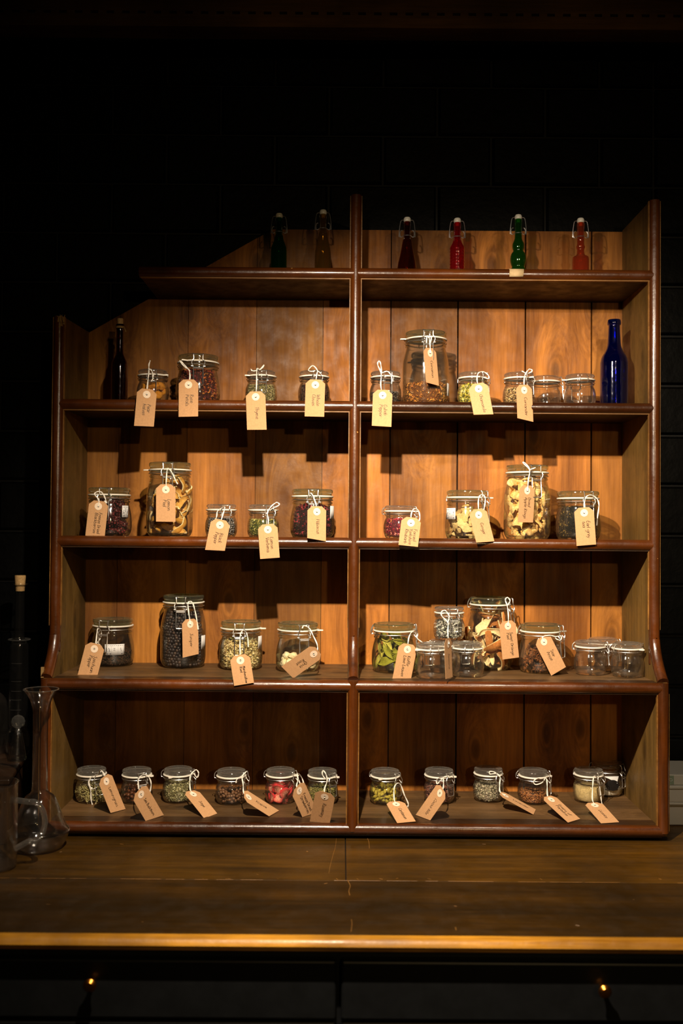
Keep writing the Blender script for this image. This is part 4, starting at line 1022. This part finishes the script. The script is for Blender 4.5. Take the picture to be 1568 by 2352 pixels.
TG('Freeze Dried/Blackberries', (225.9,1162.9), (196,1231), (240.4,1232), [[(226,1163),(227,1148),(217,1135),(225,1129),(235,1132),(242,1146),(244,1156),(240,1150)]], 'at the left end of the third shelf', .012, Y=.006)
TG('Lemon/Peel', (380.7,1124.7), (359.5,1198), (402,1198.6), [[(381,1125),(382,1100),(385,1076),(395,1086),(403,1103),(408,1112)]], 'hanging on the tall jar', .018, Y=.008)
TG('Black/Pepper', (505,1206), (471,1263), (515.5,1265), [[(505,1206),(511,1184),(516,1165),(506,1169),(499,1175),(497,1188),(491,1200)]], 'hanging over the third shelf edge', .014)
TG('Lemon/Verbena', (615,1216.4), (597,1284), (642.3,1280.6), [[(615,1216),(616,1195),(614,1178),(622,1164),(635,1154),(641,1160),(625,1168),(611,1180)]], 'hanging over the third shelf edge', .014)
TG('Hibiscus', (727.3,1175.3), (705.8,1235.7), (747.7,1243.3), [[(727,1175),(725,1157),(717,1136),(712,1134),(722,1150),(720,1162)]], 'hanging over the third shelf edge by the divider', .014)
TG('Forced/Yorkshire/Rhubarb', (943.4,1201), (915,1251.5), (959,1256), [[(943,1201),(944,1182),(950,1169),(960,1172),(964,1188),(961,1199)]], 'hanging over the third shelf edge', .016)
TG('Ginger', (1098.7,1182.6), (1092,1246.3), (1134.7,1243.5), [[(1099,1183),(1098,1157),(1100,1141),(1108,1136),(1114,1145),(1112,1165),(1109,1176)]], 'hanging over the third shelf edge', .014)
TG('Dried/Apple Rings', (1210,1127.3), (1188,1199.5), (1226.8,1200), [[(1210,1127),(1213,1102),(1216,1080),(1207,1065),(1200,1062),(1210,1072),(1217,1078),(1229,1074)]], 'hanging on the tall jar', .018, Y=.008)
TG('Earl grey/tea', (1341,1178), (1323.8,1254), (1369,1250.4), [[(1341,1178),(1341,1160),(1345,1142),(1357,1137),(1370,1145),(1375,1160),(1372,1185),(1370,1207)]], 'hanging over the third shelf edge', .014)
YS = base4(259, 1532, T4, .042)-.052
TG('Szechuan/Pepper', (216.8,1490.3), (179,1550.5), (223.6,1551), [[(217,1490),(221,1470),(224,1445),(232,1450),(231,1465),(222,1478),(229,1480)]], 'leaning at the left end of the fourth shelf', YS+.004, Y=onZ(200, 1549, T4).y)
YJ = base4(421, 1536, T4, .044)-.055
TG('Juniper', (436.4,1433.9), (422.3,1509), (454.5,1503.8), [[(436,1434),(433,1405),(432,1384),(441,1383),(447,1400),(452,1425),(455,1446)]], 'hanging on the tall jar of berries', YJ-.004, Y=YJ-.016)
YM = base4(553, 1540, T4, .042)-.0525
TG('Marshmallow/Root', (552,1516.9), (537.4,1575.6), (583,1568.3), [[(552,1517),(551,1492),(552,1457),(560,1448),(568,1460),(570,1486)]], 'hanging over the fourth shelf edge', YM-.002, Y=-dL-.018)
YO = base4(684, 1545, T4, .042)-.0525
TG('Orris/Root', (720,1501.8), (646.8,1529.7), (672.8,1559.7), [[(720,1502),(728,1495),(728,1480),(718,1458),(710,1443),(698,1437),(694,1443)]], 'tilted in front of its jar', YO-.002, Y=min(YO-.012, onZ(672, 1558, T4).y))
YK = base4(904, 1547, T4, .042)-.030
TG('Kaffir/Lime Leaves', (935.2,1491.6), (901.2,1558.5), (944.2,1562), [[(935,1491),(938,1467),(945,1452),(955,1456),(958,1466),(970,1476)]], 'in front of the jar of green leaves', YK-.006, Y=onZ(922, 1558, T4).y)
TG('Jasmine', (1028.6,1478.8), (1019.4,1556.6), (1039.5,1557), [[(1029,1479),(1028,1452),(1028,1430),(1015,1416),(1013,1406),(1022,1402),(1031,1415),(1028,1430)]], 'seen almost edge on between two empty jars', jasY-.046, Y=-.068)
YG = base4(1125, 1541, T4, .044)-.055
TG('Sweet Orange/Peel', (1165.6,1438), (1152.3,1514), (1192.6,1510.7), [[(1166,1438),(1167,1412),(1164,1390),(1160,1378),(1165,1372),(1171,1380),(1165,1390)]], 'hanging on the tall jar', YG+.006, Y=YG-.010)
YA = base4(1241, 1548, T4, .042)-.0525
TG('Star/Anise', (1248.5,1474.2), (1264.5,1551), (1301.5,1532.9), [[(1248,1474),(1246,1463),(1262,1459),(1275,1462),(1288,1461),(1287,1470),(1278,1468),(1272,1461)]], 'tilted in front of its jar', YA-.002, Y=min(YA-.012, onZ(1264, 1549, T4).y))
fl = dict(mode='floor', off=F5)
def Y5(px, v): return base4(px, v, T5, .029)-.036
G5 = 'lying on the bottom shelf, '
TG('Lemongrass', (243.9,1794.6), (251,1869), (288.9,1856.8), [[(244,1795),(239,1778),(231,1769),(226,1778),(210,1785),(203,1800),(208,1812),(209,1835),(212,1848)], [(203,1795),(211,1812),(222,1808)]], G5+'leftmost', Y5(210, 1846), **fl)
TG('Sea Buckthorn', (323.5,1824.5), (334.8,1884.3), (374.3,1873), [[(323,1824),(318,1808),(319,1788),(330,1779),(341,1784),(347,1800),(344,1820)]], G5+'left bay', Y5(314, 1848), **fl)
TG('Sage', (443.6,1824.5), (466.7,1879), (501.9,1866.7), [[(444,1824),(437,1814),(436,1790),(439,1778),(450,1768),(456,1776),(452,1786),(444,1775)]], G5+'left bay', Y5(409, 1846), **fl)
TG('Allspice', (570.4,1831), (617.7,1876.2), (639.9,1861.2), [[(570,1831),(560,1822),(558,1800),(556,1783),(566,1772),(554,1783),(544,1790),(542,1798)]], G5+'left bay', Y5(531, 1850), **fl)
TG('Freeze Dried/Strawberries', (686.8,1816), (695,1877), (731,1866), [[(687,1816),(681,1806),(684,1790),(682,1776),(692,1785),(697,1800),(693,1806),(687,1795),(682,1777)]], G5+'partly under another tag', Y5(644, 1848), **fl)
TG('Rosemary', (745.6,1829.8), (712.2,1886.6), (756.4,1890), [[(746,1830),(745,1812),(751,1793),(748,1778),(742,1770),(740,1778),(747,1790)]], G5+'beside the divider', Y5(740, 1850), **fl)
TG('Cardamom', (909.5,1847.6), (911.9,1892.3), (954,1888.3), [[(909,1848),(905,1836),(905,1810),(912,1799),(920,1803),(928,1825),(937,1845),(936,1853)]], G5+'right bay', Y5(884, 1850), **fl)
TG('Cocoa Nibs', (1010,1821.8), (953.9,1871.5), (987.8,1884.3), [[(1010,1822),(1017,1811),(1018,1795),(1016,1785),(1004,1790),(1003,1800),(1010,1795),(1018,1785),(1030,1782)]], G5+'right bay', Y5(1008, 1848), **fl)
TG('Lavender', (1160,1827.8), (1224.1,1872.9), (1230.8,1857.3), [[(1160,1828),(1148,1819),(1147,1800),(1148,1785),(1140,1777),(1125,1778),(1124,1772),(1134,1773),(1140,1778)]], G5+'seen almost edge on', Y5(1121, 1844), **fl)
TG('Grains of/Paradise', (1265.3,1837), (1301.6,1890.8), (1333.3,1881.5), [[(1265,1837),(1257,1828),(1256,1800),(1253,1788),(1235,1787),(1225,1795),(1230,1802),(1245,1797),(1252,1786)]], G5+'right bay', Y5(1224, 1849), **fl)
TG('Licorice', (1365.6,1850), (1380,1891.7), (1421,1888.9), [[(1366,1850),(1360,1836),(1361,1800),(1364,1783),(1372,1788),(1377,1810),(1380,1835),(1383,1852)]], G5+'rightmost', Y5(1351, 1846), **fl)

# ------------------------------------------------------------------ bottles
def bottle(name, label, base, prof, mat, wall=.0022, seg=40, twist=False, group=None):
    root = empty(name, base, label, 'bottle', group)
    b = MB(); sp = [(p.x, p.z) for p in spline([(r, 0, z) for r, z in prof], 4)]
    p = [(0, .001)] + sp + [(max(.0012, r-wall), z) for r, z in reversed(sp) if z > .004] + [(0, .0042)]
    b.lathe(p, seg)
    if twist:                    # swirled diamond dimples pressed in the wall
        v2 = []
        for x, y, z in b.v:
            rr = math.hypot(x, y)
            if rr > .008 and .004 < z < twist:
                a = math.atan2(y, x); k = 1 + .055*math.sin(8*a + z*420)*math.sin(8*a - z*420); v2.append((x*k, y*k, z))
            else: v2.append((x, y, z))
        b.v = v2
    o = b.build('bottle_body', M[mat], root, angle=80)
    return root
def swing(root, h, rn, lean=0):
    """porcelain swing stopper with its wire bail"""
    b = MB(); b.lathe([(0, h-.008), (rn*.55, h-.008), (rn*.6, h-.001), (rn*.85, h), (rn*1.0, h+.002), (rn*1.02, h+.007), (rn*.8, h+.0105), (0, h+.0115)], 24)
    s = b.build('stopper', M['porcelain'], root)
    b = MB(); w_ = .0185; wr = .00095
    ringp = [((rn+.0012)*math.cos(2*PI*i/24), (rn+.0012)*math.sin(2*PI*i/24), h-.034) for i in range(24)]; b.tube(ringp, wr, 6, True)
    for sx in (-1, 1):
        b.tube(spline([(sx*(rn*1.0), 0, h+.0045), (sx*(rn+.0045), -.001, h+.004), (sx*(rn+.0075), -.001, h-.001), (sx*(rn+.010), -.0015, h-.020), (sx*(rn+.0105), -.001, h-.034), (sx*(rn+.0085), -.0005, h-.0355)], 4), wr, 6)
        b.tube(spline([(sx*(rn+.0012), 0, h-.034), (sx*(rn+.0065), 0, h-.036), (sx*(rn+.0085), 0, h-.028), (sx*(rn+.0065), 0, h-.021), (sx*(rn+.003), 0, h-.0205)], 4), wr, 6)
    o = b.build('wire_bail', M['steel'], root)
T1 = z1+ST+.0006; YB = .070
def sb_(px, vtop, label, prof, mat, rn=.0085, Y=YB, twist=False):
    p = onY(px, vtop, Y); h = p.z - T1 - .0115
    k = h/prof[-1][1]; prof = [(r, z*k) for r, z in prof]
    root = bottle('swing_top_bottle', label, (p.x, Y, T1), prof, mat, twist=twist and twist*k, group='swing-top bottles on the top shelf'); swing(root, h, rn)
nk = lambda h, r=.0085: [(r, h-.045), (r*.95, h-.030), (r*1.05, h-.012), (r*1.12, h-.004), (r*.95, h)]
sb_(641, 490, 'dark green swing-top bottle, leftmost on the top shelf', [(.014, 0), (.0185, .002), (.0192, .010), (.0192, .062), (.0175, .075), (.0115, .092), (.0095, .104)]+nk(.150), 'bgreen')
sb_(742, 482, 'olive brown glass swing-top bottle left of the divider', [(.014, 0), (.0185, .002), (.0195, .010), (.0190, .055), (.0165, .075), (.0120, .095), (.0100, .108)]+nk(.155), 'bolive')
sb_(935, 499, 'brown cone-shaped swing-top bottle right of the divider', [(.018, 0), (.0235, .002), (.0240, .010), (.0215, .035), (.0165, .060), (.0125, .085), (.0100, .100)]+nk(.148), 'bamber')
sb_(1050, 501, 'ruby red swing-top bottle with a swirled dimpled pattern', [(.012, 0), (.0165, .002), (.0172, .008)]+[(.0172, .008+.0035*i) for i in range(1, 20)]+[(.0168, .080), (.0120, .090), (.0095, .098)]+nk(.146), 'bred', twist=.080)
sb_(1190, 493, 'green swing-top bottle with a bubble-shaped body', [(.014, 0), (.0195, .002), (.0205, .012), (.0165, .024), (.0150, .028), (.0175, .036), (.0190, .048), (.0170, .060), (.0125, .067), (.0120, .070), (.0140, .077), (.0135, .086), (.0105, .094), (.0088, .100)]+nk(.150), 'bemer')
sb_(1333, 501, 'copper coloured swing-top bottle near the right end', [(.013, 0), (.0185, .002), (.0195, .008), (.0195, .048), (.0175, .056), (.0110, .060), (.0090, .066), (.0085, .075), (.0105, .082), (.0085, .088), (.0082, .098)]+nk(.146), 'bcopper')
# cobalt bottle
p = onY(1410, 735, .085); h = p.z - T2
k = h/.205
bottle('blue_bottle', 'cobalt blue glass bottle without a cap at the right end of the second shelf', (p.x, .085, T2), [(r, z*k) for r, z in
       [(.022, 0), (.0305, .002), (.0325, .010), (.0325, .095), (.0318, .108), (.0285, .120), (.0205, .133), (.0160, .146), (.0145, .165), (.0135, .186), (.0135, .192), (.0155, .194), (.0158, .199), (.0145, .205)]], 'bblue', .0028)
# slim corked bottle
p = onY(276, 745, .075); h = p.z - T2; k = h/.190
rb = bottle('corked_bottle', 'slim dark brown bottle with a cork and twine, left end of a shelf', (p.x, .075, T2), [(r, z*k) for r, z in
       [(.013, 0), (.0180, .002), (.0192, .010), (.0192, .085), (.0175, .100), (.0120, .112), (.0092, .122), (.0088, .150), (.0085, .178), (.0098, .181), (.0100, .187), (.0090, .190)]], 'bdark')
b = MB(); b.lathe([(0, h-.010), (.0062, h-.010), (.0066, h), (.0075, h+.012), (.0070, h+.0135), (0, h+.0138)], 20); b.build('cork', M['cork'], rb)
b = MB()
for q in range(3): b.tube([(.0098*math.cos(2*PI*i/20), .0098*math.sin(2*PI*i/20), h-.006-.0016*q) for i in range(20)], .0009, 5, True)
b.tube(spline([(.008, -.006, h-.007), (.013, -.010, h-.012), (.016, -.010, h-.020)], 4), .0009, 5); b.build('twine', M['twine'], rb)

# ------------------------------------------------------------------ laboratory glass on the left
gm = M['lab']
# flared carafe
bp = onZ(88, 1953, WT); fy = bp.y + .010
k1 = lambda px, v: onY(px, v, fy)
cx = k1(90, 1900).x; rim = k1(0, 1583).z - WT; nb = k1(0, 1822).z - WT; bz = k1(0, 1905).z - WT
root = empty('glass_flask', (cx, fy, WT+.0006), 'tall long-necked glass flask with a flared lip beside the rack', 'flask')
wpx = lambda a: a/FPX*(fy+DIST)
b = MB(); out = [(r_, z) for r_, z in [(.030, 0), (wpx(52), .006), (wpx(66), bz*.75), (wpx(67), bz), (wpx(58), bz*1.30), (wpx(36), nb*.90), (wpx(21), nb*1.02), (wpx(17.5), nb*1.12), (wpx(17), rim*.5), (wpx(17), rim*.80), (wpx(19), rim*.88), (wpx(27), rim*.95), (wpx(39), rim)]]
sp = [(p.x, p.z) for p in spline([(a, 0, z) for a, z in out], 4)]
b.lathe([(0, .002)] + sp + [(a-.0014, z) for a, z in reversed(sp) if z > .003] + [(0, .0035)], 56); b.build('flask_body', gm, root)
b = MB(); b.tube([(sp[-1][0]*math.cos(2*PI*i/48), sp[-1][0]*math.sin(2*PI*i/48), sp[-1][1]) for i in range(48)], .0011, 6, True); b.build('lip', M['lidc'], root)
# beaker with a ring handle
by = onZ(10, 2008, WT).y + .035; ctr = onY(-16, 1900, by).x
k2 = lambda px, v: onY(px, v, by); h = k2(0, 1798).z - WT; R = k2(38, 1900).x - ctr
root = empty('glass_beaker', (ctr, by, WT+.0006), 'glass measuring mug with graduation marks and a round handle at the left edge', 'beaker')
b = MB(); sp = [(p.x, p.z) for p in spline([(R*.80, 0, 0), (R*.95, 0, .004), (R, 0, .014), (R, 0, h*.5), (R, 0, h*.93), (R*1.04, 0, h)], 4)]
b.lathe([(0, .002)] + sp + [(a-.0018, z) for a, z in reversed(sp) if z > .005] + [(0, .0045)], 56); bb = b.build('beaker_body', gm, root)
b = MB(); hc = k2(72, 1888); hcx, hcz = hc.x-ctr, hc.z-WT; hr = (k2(103, 1888).x - ctr) - hcx
pts = [(R-.002, 0, k2(0, 1838).z-WT)] + [(hcx+hr*math.cos(a), 0, hcz+hr*1.55*math.sin(a)*.95) for a in [math.radians(t) for t in range(100, -101, -10)]] + [(R-.002, 0, k2(0, 1950).z-WT)]
pts = [q for q in pts if q[0] > R-.003]
b.tube(spline(pts, 3), .0058, 12); b.build('handle', M['lidc'], root)
b = MB()
for q in range(9):
    z = h*(.10+.09*q); wd = .5 if q % 2 else .9
    b.tube([((R+.0006)*math.cos(a), (R+.0006)*math.sin(a), z) for a in [math.radians(-68 - 4*wd*t) for t in range(8)]], .0006, 5)
b.build('graduation_marks', M['porcelain'], bb)
# small dark wooden crate behind the beaker
yf_ = -.13; cA = onY(22, 1790, yf_); hh = cA.z - WT - .0006
cB = onZ(66, 1728, cA.z)
root = empty('wooden_crate', (cA.x-.12, .03, WT+.0006), 'small dark wooden crate at the left edge under the corked glassware', 'crate')
def quadbox(b, g, za, zb_):
    k = (.205-yf_)/(cB.y-yf_); xr = cA.x + (cB.x-cA.x)*k
    P = [(cA.x-.26-g, yf_-.03-g), (cA.x+g, yf_-g), (xr+g, .205+g), (xr-.26-g, .175+g)]
    P = [(x-root.location.x, y-root.location.y) for x, y in P]
    b.add([(*p, za) for p in P]+[(*p, zb_) for p in P], [(0,3,2,1),(4,5,6,7),(0,1,5,4),(1,2,6,5),(2,3,7,6),(3,0,4,7)])
b = MB(); quadbox(b, -.004, 0, hh-.012); b.build('crate_body', M['darkwood'], root, smooth=False, bevel=.002)
b = MB(); quadbox(b, 0, hh-.012, hh); b.build('crate_top', M['darkwood'], root, smooth=False, bevel=.003)
cz = WT + .0006 + hh
# corked glass still on the crate
gy = .125; g = onY(41, 1700, gy)
zz_ = lambda v: onY(41, v, gy).z - cz
ww = lambda a: a/FPX*(gy+DIST)
root = empty('corked_glass_still', (g.x, gy, cz+.0006), 'tall narrow stepped glass vessel closed with a cork standing on the crate', 'glassware')
b = MB(); out = [(ww(20), 0), (ww(26), .004), (ww(26), zz_(1690)), (ww(17), zz_(1668)), (ww(21), zz_(1655)), (ww(21), zz_(1500)), (ww(19), zz_(1478)), (ww(12), zz_(1468)), (ww(11), zz_(1440)), (ww(11), zz_(1352)), (ww(18), zz_(1343)), (ww(18), zz_(1340))]
sp = [(p.x, p.z) for p in spline([(a, 0, z) for a, z in out], 3)]
b.lathe([(0, .002)] + sp + [(max(.002, a-.0013), z) for a, z in reversed(sp) if z > .003] + [(0, .0035)], 40); bd = b.build('vessel_body', gm, root)
b = MB(); b.lathe([(0, zz_(1358)), (ww(10), zz_(1358)), (ww(12.5), zz_(1325)), (ww(12), zz_(1322)), (0, zz_(1322))], 20); b.build('cork', M['cork'], root)
b = MB(); b.tube([(ww(24)*math.cos(2*PI*i/32), ww(24)*math.sin(2*PI*i/32), zz_(1469)) for i in range(32)], .0016, 6, True)
for v_ in (1522, 1563, 1585, 1605, 1628):
    b.tube([(ww(22)*math.cos(math.radians(t)), ww(22)*math.sin(math.radians(t)), zz_(v_)) for t in range(-120, -50, 8)], .0005, 5)
b.build('glass_rings', M['lidc'], root)
# cut glass stopper bottle in front of it
gy2 = .045; g = onY(40, 1700, gy2); root = empty('cut_glass_stopper_bottle', (g.x+.001, gy2, cz+.0006), 'little clear bottle with a faceted ball stopper standing on the crate', 'bottle')
zz2 = lambda v: onY(41, v, gy2).z - cz; w2 = lambda a: a/FPX*(gy2+DIST)
h0 = zz2(1722)
b = MB(); b.lathe([(0, .001), (w2(18), 0), (w2(20), .003), (w2(19), .012), (w2(11), zz2(1690)), (w2(9), zz2(1680)), (w2(10), zz2(1676)), (w2(8), zz2(1676)), (w2(7), zz2(1688)), (w2(16), .012), (w2(16), .005), (0, .004)], 32); b.build('bottle_body', gm, root)
v, f = ico(2, w2(16)); c_ = zz2(1658); b = MB(); b.add([p + Vector((0, 0, c_)) for p in v], f); b.lathe([(0, zz2(1682)), (w2(5.5), zz2(1682)), (w2(6), c_-w2(13)), (0, c_-w2(12))], 16); b.build('faceted_stopper', M['lidc'], root, smooth=False)
# tall bell glass partly outside the frame
gy3 = .13; g = onY(-8, 1700, gy3); root = empty('glass_bell', (g.x, gy3, cz+.0006), 'clear domed bell glass cut off by the left edge of the view', 'glassware')
b = MB(); w3 = lambda a: a/FPX*(gy3+DIST); hz_ = onY(0, 1590, gy3).z-cz
out = [(w3(27), 0), (w3(28), .01), (w3(28), hz_*.55), (w3(24), hz_*.8), (w3(13), hz_*.95), (0.0011, hz_)]
sp = [(p.x, p.z) for p in spline([(a, 0, z) for a, z in out], 4)]
b.lathe(sp[:-1] + [(0, hz_)] , 40); b.lathe([(max(0.0, a-.002), max(.0, z-.002 if z > .01 else z)) for a, z in sp[:-1]] + [(0, hz_-.002)], 40); b.lathe([(w3(27), 0), (w3(27)-.002, 0)], 40)
b.build('bell_dome', gm, root)

# ------------------------------------------------------------------ plastic tubs on the right
ty = .050; A = onY(1526, 1880, ty)
zl = lambda v: onY(1550, v, ty).z
root = empty('plastic_tub', (.86, .12, WT+.0006), 'pale translucent plastic tub with a lid beside the right side of the rack', 'tub')
x0 = A.x + .004 - .86; rz = lambda v: zl(v) - WT - .0006
def frus(b, x0, x1, y0, y1, za, zb_, t):
    b.add([(x0+t, y0+t, za), (x1-t, y0+t, za), (x1-t, y1-t, za), (x0+t, y1-t, za), (x0, y0, zb_), (x1, y0, zb_), (x1, y1, zb_), (x0, y1, zb_)], [(0,3,2,1),(4,5,6,7),(0,1,5,4),(1,2,6,5),(2,3,7,6),(3,0,4,7)])
b = MB(); frus(b, x0+.004, x0+.19, ty-.12, ty+.03, 0, rz(1848), .004); b.build('tub_base', M['plastic'], root, smooth=False, bevel=.003)
b = MB(); b.box((x0-.002, ty-.126, rz(1848)), (x0+.196, ty+.036, rz(1842)))
b.box((x0+.0, ty-.124, rz(1842)), (x0+.194, ty+.034, rz(1811))); b.box((x0-.002, ty-.127, rz(1811)), (x0+.196, ty+.037, rz(1804))); b.build('tub_lid', M['plastic'], root, smooth=False, bevel=.002)
root2 = empty('plastic_box', (.86, .12, WT+.0006+rz(1804)+.0002), 'flat white plastic box with a grey green label on top of the tub', 'box')
b = MB(); hb = rz(1780)-rz(1804); b.box((x0+.0, ty-.118, 0), (x0+.19, ty+.028, hb)); b.build('box_body', M['plastic'], root2, smooth=False, bevel=.002)
b = MB(); b.box((x0+.002, ty-.1186, .0015), (x0+.018, ty-.1180, hb-.002)); lb = b.build('label', M['greenlabel'], root2, smooth=False)
b = MB(); b.tube([(x0+.010+.0045*math.cos(t*.52), ty-.1192, hb*.5+.0028*math.sin(t*.52)) for t in range(12)], .0004, 5, True); b.build('oval_mark', M['sticker'], lb)
